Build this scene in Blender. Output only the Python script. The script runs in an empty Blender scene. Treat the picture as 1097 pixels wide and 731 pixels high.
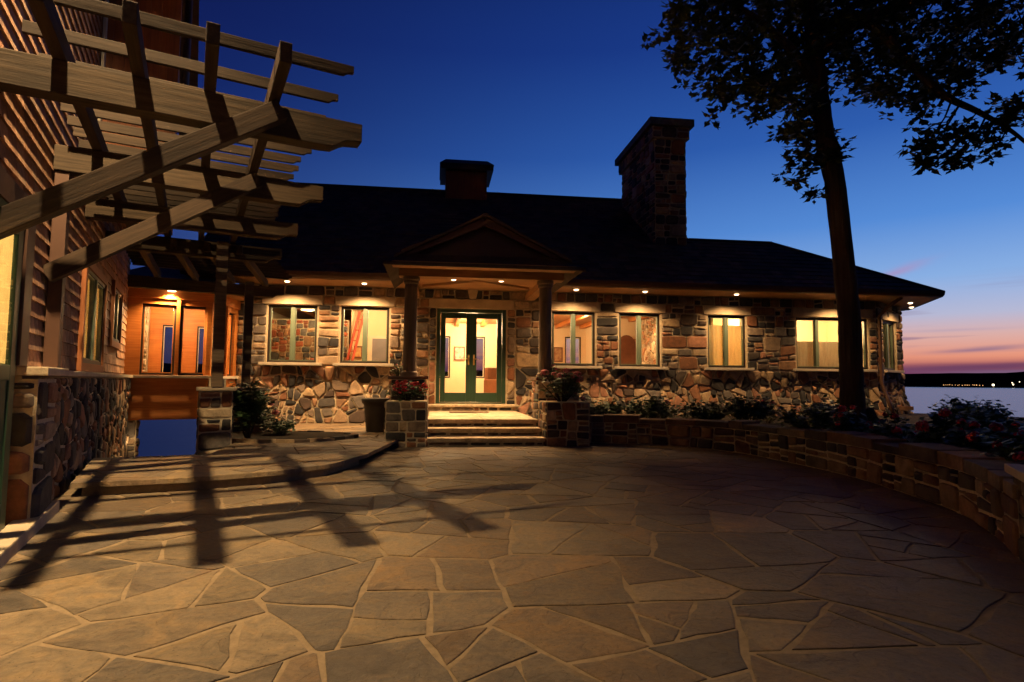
import bpy, bmesh, math, random
import numpy as np
from mathutils import Vector, Matrix
R = math.radians
random.seed(7)
S = bpy.context.scene
COL = S.collection

# ------------------------------------------------------------------ camera
F_PX = 630.0
cam = bpy.data.cameras.new('camera'); camo = bpy.data.objects.new('camera', cam); COL.objects.link(camo)
cam.sensor_width = 36; cam.lens = F_PX / 1097 * 36; cam.clip_start = 0.05; cam.clip_end = 30000
camo.matrix_world = Matrix.Translation((0, 0, 1.05)) @ Matrix.Rotation(R(90 + 3.95), 4, 'X') @ Matrix.Rotation(0.0085, 4, 'Z')
S.camera = camo
S.render.resolution_x = 1024; S.render.resolution_y = 682

# ------------------------------------------------------------------ dusk sky
world = bpy.data.worlds.new('World'); S.world = world; world.use_nodes = True
nt = world.node_tree; nt.nodes.clear()
def N(t, kind, **kw):
    n = t.nodes.new(kind)
    for k, v in kw.items():
        if k.startswith('i_'): n.inputs[int(k[2:])].default_value = v
        else: setattr(n, k, v)
    return n
def L(t, a, b): t.links.new(a, b)
def math_n(t, op, a, b=None, clamp=False):
    n = N(t, 'ShaderNodeMath', operation=op, use_clamp=clamp)
    for i, v in enumerate((a, b)):
        if v is None: continue
        if isinstance(v, (int, float)): n.inputs[i].default_value = v
        else: L(t, v, n.inputs[i])
    return n.outputs[0]
def ramp(t, fac, stops, interp='LINEAR'):
    n = N(t, 'ShaderNodeValToRGB'); cr = n.color_ramp; cr.interpolation = interp
    while len(cr.elements) < len(stops): cr.elements.new(0.5)
    for e, (p, c) in zip(cr.elements, stops):
        e.position = p; e.color = (*c, 1) if len(c) == 3 else c
    L(t, fac, n.inputs[0]); return n.outputs[0]
def mix(t, fac, a, b, mode='MIX'):
    n = N(t, 'ShaderNodeMix', data_type='RGBA', blend_type=mode)
    for s, v in ((n.inputs[0], fac), (n.inputs[6], a), (n.inputs[7], b)):
        if isinstance(v, (int, float)): s.default_value = v
        elif isinstance(v, tuple): s.default_value = (*v, 1) if len(v) == 3 else v
        else: L(t, v, s)
    return n.outputs[2]
SUN_AZ = R(52)      # direction of the afterglow, clockwise from straight ahead
tc = N(nt, 'ShaderNodeTexCoord'); sep = N(nt, 'ShaderNodeSeparateXYZ'); L(nt, tc.outputs['Generated'], sep.inputs[0])
dx, dy, dz = sep.outputs
hl = math_n(nt, 'SQRT', math_n(nt, 'ADD', math_n(nt, 'MULTIPLY', dx, dx), math_n(nt, 'MULTIPLY', dy, dy)))
ca = math_n(nt, 'DIVIDE', math_n(nt, 'ADD', math_n(nt, 'MULTIPLY', dx, math.sin(SUN_AZ)), math_n(nt, 'MULTIPLY', dy, math.cos(SUN_AZ))), math_n(nt, 'MAXIMUM', hl, 1e-4))
mr = N(nt, 'ShaderNodeMapRange', interpolation_type='SMOOTHSTEP'); L(nt, ca, mr.inputs[0]); mr.inputs[1].default_value = 0.0; mr.inputs[2].default_value = 1.06
glow = mr.outputs[0]
warm_side = ramp(nt, dz, [(0.0, (.12, .05, .11)), (.018, (.20, .062, .13)), (.027, (.52, .15, .14)), (.040, (.90, .34, .22)), (.068, (.80, .47, .43)),
                          (.098, (.52, .54, .74)), (.15, (.28, .48, .86)), (.235, (.10, .29, .76)), (.36, (.030, .125, .49)), (.5, (.011, .050, .29)), (.75, (.006, .02, .15)), (1, (.004, .012, .09))])
cool_side = ramp(nt, dz, [(0.0, (.020, .026, .085)), (.05, (.024, .038, .13)), (.15, (.022, .048, .20)), (.28, (.013, .034, .19)), (.42, (.006, .015, .115)), (.6, (.004, .009, .075)), (1, (.003, .006, .05))])
sky = mix(nt, glow, cool_side, warm_side)
# thin streaks of cloud low over the far shore
cv = N(nt, 'ShaderNodeCombineXYZ')
L(nt, math_n(nt, 'MULTIPLY', dx, 5.0), cv.inputs[0]); L(nt, math_n(nt, 'MULTIPLY', dy, 5.0), cv.inputs[1]); L(nt, math_n(nt, 'MULTIPLY', dz, 85.0), cv.inputs[2])
cn = N(nt, 'ShaderNodeTexNoise'); cn.inputs['Scale'].default_value = 1.0; cn.inputs['Detail'].default_value = 5; L(nt, cv.outputs[0], cn.inputs['Vector'])
low = N(nt, 'ShaderNodeMapRange', interpolation_type='SMOOTHSTEP'); L(nt, dz, low.inputs[0]); low.inputs[1].default_value = .17; low.inputs[2].default_value = .03
cm = N(nt, 'ShaderNodeMapRange', interpolation_type='SMOOTHSTEP'); L(nt, cn.outputs[0], cm.inputs[0]); cm.inputs[1].default_value = .53; cm.inputs[2].default_value = .70
cfac = math_n(nt, 'MULTIPLY', math_n(nt, 'MULTIPLY', cm.outputs[0], low.outputs[0]), .75)
sky = mix(nt, cfac, sky, mix(nt, glow, (.03, .04, .11), (.27, .17, .29)))
def streak(az, el, lx, lz, tilt, col, amount, sky):
    c = Vector((math.sin(R(az)) * math.cos(R(el)), math.cos(R(az)) * math.cos(R(el)), math.sin(R(el))))
    along = Vector((math.cos(R(az)), -math.sin(R(az)), 0))
    def dot(v):
        return math_n(nt, 'ADD', math_n(nt, 'ADD', math_n(nt, 'MULTIPLY', dx, v.x), math_n(nt, 'MULTIPLY', dy, v.y)), math_n(nt, 'MULTIPLY', dz, v.z))
    a = math_n(nt, 'SUBTRACT', dot(along), along.dot(c)); u = math_n(nt, 'SUBTRACT', dz, c.z)
    u = math_n(nt, 'SUBTRACT', u, math_n(nt, 'MULTIPLY', a, tilt))
    u = math_n(nt, 'ADD', u, math_n(nt, 'MULTIPLY', math_n(nt, 'SUBTRACT', cn.outputs[0], .5), lz * 2.2))
    q = math_n(nt, 'ADD', math_n(nt, 'POWER', math_n(nt, 'ABSOLUTE', math_n(nt, 'DIVIDE', a, lx)), 2), math_n(nt, 'POWER', math_n(nt, 'ABSOLUTE', math_n(nt, 'DIVIDE', u, lz)), 2))
    m = math_n(nt, 'MULTIPLY', math_n(nt, 'POWER', 2.718, math_n(nt, 'MULTIPLY', q, -1)), amount)
    return mix(nt, m, sky, col)
sky = streak(33.3, 9.1, .034, .006, .32, (.50, .27, .50), .55, sky)
sky = streak(38.5, 2.75, .050, .0032, .06, (.28, .17, .28), .8, sky)
sky = streak(37.0, 4.3, .06, .002, .0, (.50, .38, .50), .5, sky)
sky = streak(39.0, 1.45, .20, .0052, .03, (.125, .045, .125), .85, sky)
nis = N(nt, 'ShaderNodeTexSky', sky_type='NISHITA', sun_disc=False, sun_elevation=R(-4), sun_rotation=SUN_AZ)
sky = mix(nt, .03, sky, nis.outputs[0], 'ADD')
beh = N(nt, 'ShaderNodeMapRange', interpolation_type='SMOOTHSTEP'); L(nt, dy, beh.inputs[0]); beh.inputs[1].default_value = .35; beh.inputs[2].default_value = -.35; beh.inputs[3].default_value = 1; beh.inputs[4].default_value = .25
zen = N(nt, 'ShaderNodeMapRange', interpolation_type='SMOOTHSTEP'); L(nt, dz, zen.inputs[0]); zen.inputs[1].default_value = .5; zen.inputs[2].default_value = .8; zen.inputs[3].default_value = 1; zen.inputs[4].default_value = .35
dk = math_n(nt, 'MULTIPLY', beh.outputs[0], zen.outputs[0]); dkc = N(nt, 'ShaderNodeCombineXYZ')
for i in range(3): L(nt, dk, dkc.inputs[i])
sky = mix(nt, 1, sky, dkc.outputs[0], 'MULTIPLY')
bg = N(nt, 'ShaderNodeBackground'); bg.inputs[1].default_value = 0.9; L(nt, sky, bg.inputs[0])
wo = N(nt, 'ShaderNodeOutputWorld'); L(nt, bg.outputs[0], wo.inputs[0])

S.view_settings.view_transform = 'Standard'; S.view_settings.look = 'None'; S.view_settings.exposure = 0; S.view_settings.gamma = 1
WARM = (1.0, .60, .27)

# ------------------------------------------------------------------ materials
def new_mat(name):
    m = bpy.data.materials.new(name); m.use_nodes = True; t = m.node_tree
    b = t.nodes['Principled BSDF']; return m, t, b
def bump(t, b, h, strength, dist=.01):
    n = N(t, 'ShaderNodeBump'); n.inputs['Strength'].default_value = strength; n.inputs['Distance'].default_value = dist
    L(t, h, n.inputs['Height']); L(t, n.outputs[0], b.inputs['Normal'])
def noise(t, scale, detail=5, vec=None, rough=.55):
    n = N(t, 'ShaderNodeTexNoise'); n.inputs['Scale'].default_value = scale; n.inputs['Detail'].default_value = detail; n.inputs['Roughness'].default_value = rough
    if vec is not None: L(t, vec, n.inputs['Vector'])
    return n.outputs[0]
def objco(t): return N(t, 'ShaderNodeTexCoord').outputs['Object']
def scaled(t, v, s):
    n = N(t, 'ShaderNodeMapping'); n.inputs['Scale'].default_value = s; L(t, v, n.inputs['Vector']); return n.outputs[0]
def mat_plain(name, c, rough=.6, metal=0, vary=.25, sc=6, bs=.15, spec=.4):
    m, t, b = new_mat(name); v = objco(t); n = noise(t, sc, 6, v)
    L(t, ramp(t, n, [(.25, tuple(x * (1 - vary) for x in c)), (.75, tuple(x * (1 + vary) for x in c))]), b.inputs['Base Color'])
    b.inputs['Roughness'].default_value = rough; b.inputs['Metallic'].default_value = metal; b.inputs['Specular IOR Level'].default_value = spec
    bump(t, b, noise(t, sc * 8, 4, v), bs); return m
def mat_stone(name, rough=.85, bs=.6, gain=1.0, scale=1.0, spec=.3):
    """per-stone colour from the mesh, mottled by noise"""
    m, t, b = new_mat(name); v = objco(t)
    a = N(t, 'ShaderNodeAttribute', attribute_name='Col')
    n1 = noise(t, 9 * scale, 8, v, .7); n2 = noise(t, 2.3 * scale, 3, v)
    f = ramp(t, n1, [(.28, (.5, .5, .5)), (.5, (.95, .95, .95)), (.75, (1.45, 1.4, 1.35))])
    c = mix(t, 1, a.outputs['Color'], f, 'MULTIPLY')
    c = mix(t, 1, c, ramp(t, n2, [(.3, (.75 * gain,) * 3), (.7, (1.25 * gain,) * 3)]), 'MULTIPLY')
    L(t, c, b.inputs['Base Color']); b.inputs['Roughness'].default_value = rough; b.inputs['Specular IOR Level'].default_value = spec
    bump(t, b, noise(t, 28 * scale, 8, v, .7), bs, .02); return m
def mat_wood(name, c1, c2, rough=.75, along=0, sc=1.0, bs=.35, spec=.25):
    """grain along the object's own local axis"""
    m, t, b = new_mat(name); v = objco(t); oi = N(t, 'ShaderNodeObjectInfo')
    off = N(t, 'ShaderNodeVectorMath', operation='ADD'); L(t, v, off.inputs[0])
    cx = N(t, 'ShaderNodeCombineXYZ'); L(t, math_n(t, 'MULTIPLY', oi.outputs['Random'], 37.), cx.inputs[0]); L(t, math_n(t, 'MULTIPLY', oi.outputs['Random'], 11.), cx.inputs[1]); L(t, cx.outputs[0], off.inputs[1])
    s = [22 * sc] * 3; s[along] = 1.1 * sc
    g = noise(t, 1.6, 9, scaled(t, off.outputs[0], tuple(s)), .65); k = noise(t, 1.3, 3, off.outputs[0])
    col = ramp(t, g, [(.25, c1), (.5, tuple((a + d) / 2 for a, d in zip(c1, c2))), (.72, c2)])
    col = mix(t, 1, col, ramp(t, k, [(.3, (.72, .72, .72)), (.7, (1.2, 1.17, 1.12))]), 'MULTIPLY')
    col = mix(t, 1, col, ramp(t, oi.outputs['Random'], [(0, (.8, .8, .8)), (1, (1.15, 1.12, 1.1))]), 'MULTIPLY')
    L(t, col, b.inputs['Base Color']); b.inputs['Roughness'].default_value = rough; b.inputs['Specular IOR Level'].default_value = spec
    bump(t, b, g, bs, .03 if bs >= 1 else .01); return m
def mat_emit(name, c, s):
    m, t, b = new_mat(name); b.inputs['Base Color'].default_value = (*c, 1); b.inputs['Emission Color'].default_value = (*c, 1); b.inputs['Emission Strength'].default_value = s; return m
def mat_glass():
    m = bpy.data.materials.new('window_glass'); m.use_nodes = True; t = m.node_tree; t.nodes.clear()
    tr = N(t, 'ShaderNodeBsdfTransparent'); tr.inputs[0].default_value = (.93, .95, .94, 1)
    gl = N(t, 'ShaderNodeBsdfGlossy'); gl.inputs['Roughness'].default_value = .02
    fr = N(t, 'ShaderNodeFresnel'); fr.inputs[0].default_value = 1.5
    mx = N(t, 'ShaderNodeMixShader'); geo = N(t, 'ShaderNodeNewGeometry'); L(t, math_n(t, 'MULTIPLY', math_n(t, 'MULTIPLY', fr.outputs[0], 1.1, True), math_n(t, 'SUBTRACT', 1.0, geo.outputs['Backfacing'])), mx.inputs[0]); L(t, tr.outputs[0], mx.inputs[1]); L(t, gl.outputs[0], mx.inputs[2])
    o = N(t, 'ShaderNodeOutputMaterial'); L(t, mx.outputs[0], o.inputs[0]); return m
def mat_mortar(name, c):
    m, t, b = new_mat(name); v = objco(t); n = noise(t, 18, 8, v, .7)
    L(t, ramp(t, n, [(.3, tuple(x * .72 for x in c)), (.7, tuple(x * 1.15 for x in c))]), b.inputs['Base Color']); b.inputs['Roughness'].default_value = .95
    b.inputs['Specular IOR Level'].default_value = .1
    bump(t, b, noise(t, 70, 6, v, .7), .6, .01); return m
M = {}
M['stone'] = mat_stone('field_stone')
M['mortar'] = mat_mortar('lime_mortar', (.45, .365, .245))
M['sand'] = mat_mortar('sandy_joint', (.25, .18, .108))
def mat_flag():
    m, t, b = new_mat('flagstone'); v = objco(t); a = N(t, 'ShaderNodeAttribute', attribute_name='Col')
    wob = N(t, 'ShaderNodeVectorMath', operation='ADD'); L(t, v, wob.inputs[0]); wn = N(t, 'ShaderNodeTexNoise'); wn.inputs['Scale'].default_value = 3; L(t, v, wn.inputs['Vector']); L(t, wn.outputs['Color'], wob.inputs[1])
    big = noise(t, 1.7, 4, scaled(t, wob.outputs[0], (1, 1.6, 1)), .55); fine = noise(t, 34, 8, v, .75); mid = noise(t, 7, 6, wob.outputs[0], .65)
    c = mix(t, 1, a.outputs['Color'], ramp(t, mid, [(.25, (.55, .55, .56)), (.5, (.95, .94, .92)), (.78, (1.35, 1.25, 1.05))]), 'MULTIPLY')
    c = mix(t, 1, c, ramp(t, big, [(.32, (.76, .75, .75)), (.5, (1, 1, 1)), (.66, (1.2, 1.1, .92))]), 'MULTIPLY')
    c = mix(t, 1, c, ramp(t, fine, [(.3, (.72, .72, .72)), (.6, (1.1, 1.1, 1.1))]), 'MULTIPLY')
    rust = ramp(t, noise(t, 2.6, 6, v, .7), [(.60, (0, 0, 0)), (.72, (1, 1, 1))]); c = mix(t, math_n(t, 'MULTIPLY', rust, .35), c, (.20, .095, .04))
    grit = ramp(t, noise(t, 75, 2, v), [(.66, (0, 0, 0)), (.70, (1, 1, 1))]); c = mix(t, math_n(t, 'MULTIPLY', grit, .6), c, (.025, .018, .012))
    L(t, c, b.inputs['Base Color']); L(t, ramp(t, mid, [(.3, (.5,) * 3), (.7, (.78,) * 3)]), b.inputs['Roughness']); b.inputs['Specular IOR Level'].default_value = .2
    layer = ramp(t, big, [(.40, (.0,) * 3), (.41, (.3,) * 3), (.52, (.36,) * 3), (.528, (.62,) * 3), (.63, (.7,) * 3), (.637, (1,) * 3)])
    h = math_n(t, 'ADD', math_n(t, 'MULTIPLY', layer, .5), math_n(t, 'ADD', math_n(t, 'MULTIPLY', fine, .35), math_n(t, 'MULTIPLY', mid, .5)))
    bump(t, b, h, 1.0, .02); return m
M['flag'] = mat_flag()
M['slab'] = mat_stone('dressed_stone', .8, .3, 1, 1.3)
M['cedar'] = mat_stone('cedar_shingle', .8, .25, 1, 2.0)
M['redwood'] = mat_wood('red_cedar_boards', (.20, .065, .022), (.36, .13, .045), .55, 2)
M['bay'] = mat_wood('varnished_cedar', (.38, .12, .025), (.62, .24, .06), .45, 0)
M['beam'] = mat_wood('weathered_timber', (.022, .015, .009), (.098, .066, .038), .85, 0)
M['slat'] = mat_wood('shaded_slat_timber', (.015, .010, .007), (.060, .041, .026), .85, 0)  # beam timber darkened, so shade over the slats sits in the colour
M['brace'] = mat_wood('shaded_brown_brace_timber', (.016, .010, .006), (.068, .042, .024), .8, 0)  # same brown timber, with weaker light on braces and rafters put into colour
M['post'] = mat_wood('weathered_post', (.05, .034, .022), (.15, .105, .065), .8, 2)
M['soffit'] = mat_wood('soffit_boards', (.26, .14, .06), (.44, .26, .12), .6, 0)
M['column'] = mat_wood('column_timber', (.09, .07, .05), (.18, .135, .09), .75, 2)
M['green'] = mat_plain('dark_green_paint', (.020, .052, .030), .4, 0, .12, 4, .04)
M['sage'] = mat_plain('sage_green_paint', (.095, .125, .085), .45, 0, .1, 4, .04)
M['dark'] = mat_plain('dark_bronze', (.03, .022, .018), .45, .3, .15, 5, .05)
M['fascia'] = mat_plain('brown_fascia', (.075, .035, .02), .5, 0, .2, 3, .05)
M['sillm'] = mat_plain('pale_sill_stone', (.5, .43, .33), .75, 0, .15, 7, .25)
M['lintel'] = mat_plain('sandstone_lintel', (.40, .31, .20), .85, 0, .22, 5, .5)
M['cream'] = mat_plain('cream_plaster', (.72, .57, .37), .9, 0, .04, 3, .05, .1)
M['white'] = mat_plain('warm_white_trim', (.66, .57, .42), .7, 0, .06, 3, .04)
M['glass'] = mat_glass()
M['lens'] = mat_emit('lamp_lens', (1, .72, .42), 7)
M['brass'] = mat_plain('brass', (.55, .38, .15), .3, 1, .1, 6, .03)
M['soil'] = mat_mortar('dark_soil', (.03, .022, .015))
M['ground'] = mat_mortar('rough_grass_ground', (.03, .035, .015))
M['bark'] = mat_wood('bark', (.022, .017, .012), (.075, .058, .042), .95, 2, .6, 1.0, .1)
def mat_leaf(name, c, tr=.25):
    m, t, b = new_mat(name); v = objco(t); oi = N(t, 'ShaderNodeObjectInfo')
    n = noise(t, 5, 2, v)
    L(t, ramp(t, n, [(.3, tuple(x * .6 for x in c)), (.7, tuple(x * 1.4 for x in c))]), b.inputs['Base Color']); b.inputs['Roughness'].default_value = .55; b.inputs['Specular IOR Level'].default_value = .3
    return m
M['leaf_tree'] = mat_leaf('tree_leaf', (.035, .055, .018))
M['leaf'] = mat_leaf('shrub_leaf', (.04, .075, .025))
M['leaf2'] = mat_leaf('pale_shrub_leaf', (.075, .10, .035))
M['red'] = mat_leaf('red_petal', (.45, .02, .03))
M['pink'] = mat_leaf('pink_petal', (.5, .12, .14))
M['blind'] = mat_plain('linen_blind', (.62, .52, .34), .9, 0, .05, 10, .1)
M['drape'] = mat_plain('grey_drape', (.30, .25, .18), .95, 0, .1, 10, .1)
M['greydoor'] = mat_plain('grey_door_paint', (.19, .18, .19), .5, 0, .08, 3, .03)
M['leather'] = mat_plain('brown_leather', (.15, .055, .022), .45, 0, .2, 8, .1)
M['redladder'] = mat_plain('red_stain', (.38, .06, .025), .5, 0, .2, 5, .05)
M['pot'] = mat_plain('dark_clay_pot', (.05, .036, .026), .7, 0, .2, 6, .2)
M['hill'] = mat_plain('far_wooded_hill', (.010, .011, .012), 1, 0, .4, .01, .0, .0)
M['shore_l'] = mat_emit('shore_lamp', (1, .80, .50), 4.0)
M['shore_a'] = mat_emit('amber_shore_lamp', (1, .50, .18), 1.1)
# slate roof
def mat_roof():
    m, t, b = new_mat('slate_roof'); v = N(t, 'ShaderNodeAttribute', attribute_name='Col')
    n = noise(t, 4, 6, objco(t))
    L(t, mix(t, 1, v.outputs['Color'], ramp(t, n, [(.3, (.7,) * 3), (.7, (1.3,) * 3)]), 'MULTIPLY'), b.inputs['Base Color'])
    b.inputs['Roughness'].default_value = .75; b.inputs['Specular IOR Level'].default_value = .12
    bump(t, b, noise(t, 40, 5, objco(t)), .4, .01); return m
M['slate'] = mat_roof()
def mat_water():
    m, t, b = new_mat('lake_water'); v = N(t, 'ShaderNodeTexCoord').outputs['Object']
    b.inputs['Base Color'].default_value = (.004, .010, .028, 1); b.inputs['Specular Tint'].default_value = (.85, 1.0, 1.0, 1); b.inputs['Specular IOR Level'].default_value = 1.0; b.inputs['Roughness'].default_value = .24; b.inputs['IOR'].default_value = 1.75
    n = noise(t, .11, 6, scaled(t, v, (1, 2.2, 1)), .6); n2 = noise(t, .7, 4, v, .6)
    h = math_n(t, 'ADD', n, math_n(t, 'MULTIPLY', n2, .25))
    bump(t, b, h, .22, 1.0); return m
M['water'] = mat_water()

# ------------------------------------------------------------------ mesh helpers
class MB:
    def __init__(s): s.v = []; s.f = []; s.c = []; s.m = []
    def poly(s, pts, col=None, mi=0):
        b = len(s.v); s.v += [tuple(p) for p in pts]; s.f.append(tuple(range(b, b + len(pts)))); s.c.append(col); s.m.append(mi)
    def mesh(s, vs, fs, col=None, mi=0):
        b = len(s.v); s.v += [tuple(p) for p in vs]
        for f in fs: s.f.append(tuple(b + i for i in f)); s.c.append(col); s.m.append(mi)
    def box(s, x0, x1, y0, y1, z0, z1, col=None, mi=0, T=None):
        vs = [Vector((x, y, z)) for z in (z0, z1) for y in (y0, y1) for x in (x0, x1)]
        if T is not None: vs = [T @ v for v in vs]
        s.mesh(vs, [(0, 2, 3, 1), (4, 5, 7, 6), (0, 1, 5, 4), (2, 6, 7, 3), (0, 4, 6, 2), (1, 3, 7, 5)], col, mi)
    def prism(s, pts, z0, z1, col=None, mi=0):
        n = len(pts); vs = [(p[0], p[1], z0) for p in pts] + [(p[0], p[1], z1) for p in pts]
        s.mesh(vs, [tuple(range(n - 1, -1, -1)), tuple(range(n, 2 * n))] + [(i, (i + 1) % n, n + (i + 1) % n, n + i) for i in range(n)], col, mi)
    def lathe(s, prof, n=24, c=(0, 0), col=None, mi=0):
        b = len(s.v)
        for r, z in prof:
            for k in range(n): s.v.append((c[0] + r * math.cos(2 * math.pi * k / n), c[1] + r * math.sin(2 * math.pi * k / n), z))
        for i in range(len(prof) - 1):
            for k in range(n): s.f.append((b + i * n + k, b + i * n + (k + 1) % n, b + (i + 1) * n + (k + 1) % n, b + (i + 1) * n + k)); s.c.append(col); s.m.append(mi)
        s.f.append(tuple(b + k for k in range(n - 1, -1, -1))); s.c.append(col); s.m.append(mi)
        q = b + (len(prof) - 1) * n; s.f.append(tuple(q + k for k in range(n))); s.c.append(col); s.m.append(mi)
    def tube(s, pts, rad, n=8, col=None, mi=0):
        pts = [Vector(p) for p in pts]; b = len(s.v); up = Vector((.3, .2, 1)).normalized()
        for i, p in enumerate(pts):
            d = (pts[min(i + 1, len(pts) - 1)] - pts[max(i - 1, 0)]).normalized()
            a = d.cross(up); a = a.normalized() if a.length > 1e-3 else Vector((1, 0, 0)); c = d.cross(a)
            for k in range(n):
                w = 2 * math.pi * k / n; s.v.append(tuple(p + (a * math.cos(w) + c * math.sin(w)) * rad[i]))
        for i in range(len(pts) - 1):
            for k in range(n): s.f.append((b + i * n + k, b + i * n + (k + 1) % n, b + (i + 1) * n + (k + 1) % n, b + (i + 1) * n + k)); s.c.append(col); s.m.append(mi)
        s.f.append(tuple(b + k for k in range(n - 1, -1, -1))); s.c.append(col); s.m.append(mi)
        q = b + (len(pts) - 1) * n; s.f.append(tuple(q + k for k in range(n))); s.c.append(col); s.m.append(mi)
    def build(s, name, mats, parent=None, smooth=False, bevel=0, fix=True):
        me = bpy.data.meshes.new(name); me.from_pydata(s.v, [], s.f)
        if not isinstance(mats, (list, tuple)): mats = [mats]
        for m in mats: me.materials.append(m)
        if any(s.m): me.polygons.foreach_set('material_index', s.m)
        if any(c is not None for c in s.c):
            at = me.color_attributes.new('Col', 'FLOAT_COLOR', 'CORNER'); data = []
            for p, c in zip(me.polygons, s.c): data += [*(c or (.3, .3, .3)), 1] * p.loop_total
            at.data.foreach_set('color', data)
        if fix or bevel:
            bm = bmesh.new(); bm.from_mesh(me)
            if bevel:
                bmesh.ops.bevel(bm, geom=[e for e in bm.edges if len(e.link_faces) == 2 and e.calc_face_angle(0) > .5], offset=bevel, segments=2, affect='EDGES', profile=.7, clamp_overlap=True)
            if fix: bmesh.ops.recalc_face_normals(bm, faces=bm.faces)
            bm.to_mesh(me); bm.free()
        if smooth: me.polygons.foreach_set('use_smooth', [True] * len(me.polygons))
        me.update()
        o = bpy.data.objects.new(name, me); COL.objects.link(o)
        if parent is not None: o.parent = parent
        return o
def tag(o, label, cat, group=None):
    o['label'] = label; o['category'] = cat
    if group: o['group'] = group
    return o
def thing(name, label, cat, loc=(0, 0, 0), rz=0, group=None):
    o = bpy.data.objects.new(name, None); COL.objects.link(o); o.location = loc; o.rotation_euler = (0, 0, rz); o.empty_display_size = .2
    return tag(o, label, cat, group)
def struct(o): o['kind'] = 'structure'; return o
def lamp(kind, loc, energy, col=WARM, parent=None, target=None, size=.03, angle=None, blend=.5, name='lamp_light'):
    l = bpy.data.lights.new(name, kind); l.energy = energy; l.color = col
    if kind in ('POINT', 'SPOT'): l.shadow_soft_size = size
    if kind == 'SPOT': l.spot_size = angle; l.spot_blend = blend
    if kind == 'AREA': l.size = size
    o = bpy.data.objects.new(name, l); COL.objects.link(o); o.location = loc
    if target is not None: o.rotation_euler = (Vector(target) - Vector(loc)).to_track_quat('-Z', 'Y').to_euler()
    if parent is not None: o.parent = parent
    return o
def beam_part(name, p, q, w, h, mat, parent, roll_up=Vector((0, 0, 1)), bevel=.006, cut=0, ext=(0, 0)):
    """a squared timber from p to q (centre line, parent space) with local X along it"""
    p = Vector(p); q = Vector(q); d = (q - p); ln = d.length; d.normalize(); side = roll_up.cross(d).normalized(); up = d.cross(side)
    m = MB()
    if cut:   # shaped tail: underside curves up towards the far end
        prof = [(-ln / 2, -h / 2), (ln / 2 - cut, -h / 2), (ln / 2 - cut * .72, -h * .47), (ln / 2 - cut * .5, -h * .27), (ln / 2 - cut * .38, -h * .20), (ln / 2, -h * .14), (ln / 2, h / 2), (-ln / 2, h / 2)]
        vs = [(x, s * w / 2, z) for s in (-1, 1) for x, z in prof]; n = len(prof)
        m.mesh(vs, [tuple(range(n)), tuple(range(2 * n - 1, n - 1, -1))] + [(i, n + i, n + (i + 1) % n, (i + 1) % n) for i in range(n)])
    else: m.box(-ln / 2, ln / 2, -w / 2, w / 2, -h / 2, h / 2)
    o = m.build(name, mat, parent, bevel=bevel)
    o.matrix_local = Matrix.Translation((p + q) / 2) @ Matrix((d, side, up)).transposed().to_4x4()
    return o

# ---- stones: cells of an irregular point set, each one a bulging stone
def clip(poly, nx, ny, d):
    out = []; n = len(poly)
    for i in range(n):
        a = poly[i]; b = poly[(i + 1) % n]; da = a[0] * nx + a[1] * ny - d; db = b[0] * nx + b[1] * ny - d
        if da <= 0: out.append(a)
        if (da < 0 < db) or (db < 0 < da): k = da / (da - db); out.append((a[0] + (b[0] - a[0]) * k, a[1] + (b[1] - a[1]) * k))
    return out
def cells(pts, region, k=26):
    P = np.array(pts); res = []
    for i, p in enumerate(pts):
        d = ((P - P[i]) ** 2).sum(1); poly = list(region)
        for j in np.argsort(d)[1:k]:
            q = pts[j]; nx = q[0] - p[0]; ny = q[1] - p[1]
            poly = clip(poly, nx, ny, (q[0] ** 2 - p[0] ** 2 + q[1] ** 2 - p[1] ** 2) / 2)
            if len(poly) < 3: break
        if len(poly) >= 3: res.append(poly)
    return res
def split_poly(rng, poly, thresh, axis=0.0, spread=.5, ecc=1.0, depth=0):
    """break a convex outline by straight cuts across its long side until the pieces are small"""
    if area(poly) < thresh * rng.choice((.35, .7, 1, 1.4, 1.9)) or depth > 5: return [poly]
    c = cen(poly); sxx = sum((p[0] - c[0]) ** 2 for p in poly); syy = sum(((p[1] - c[1]) * ecc) ** 2 for p in poly); sxy = sum((p[0] - c[0]) * (p[1] - c[1]) * ecc for p in poly)
    if axis is None: th = .5 * math.atan2(2 * sxy, sxx - syy)
    else: th = axis if sxx > syy else axis + math.pi / 2
    th += rng.gauss(0, spread); nx, ny = math.cos(th), math.sin(th); q = (c[0] + rng.uniform(-.22, .22) * math.sqrt(area(poly)), c[1] + rng.uniform(-.22, .22) * math.sqrt(area(poly))); d = q[0] * nx + q[1] * ny
    a = clip(poly, nx, ny, d); b = clip(poly, -nx, -ny, -d)
    if len(a) < 3 or len(b) < 3 or min(area(a), area(b)) < .12 * area(poly): return [poly]
    return split_poly(rng, a, thresh, axis, spread, ecc, depth + 1) + split_poly(rng, b, thresh, axis, spread, ecc, depth + 1)
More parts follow.
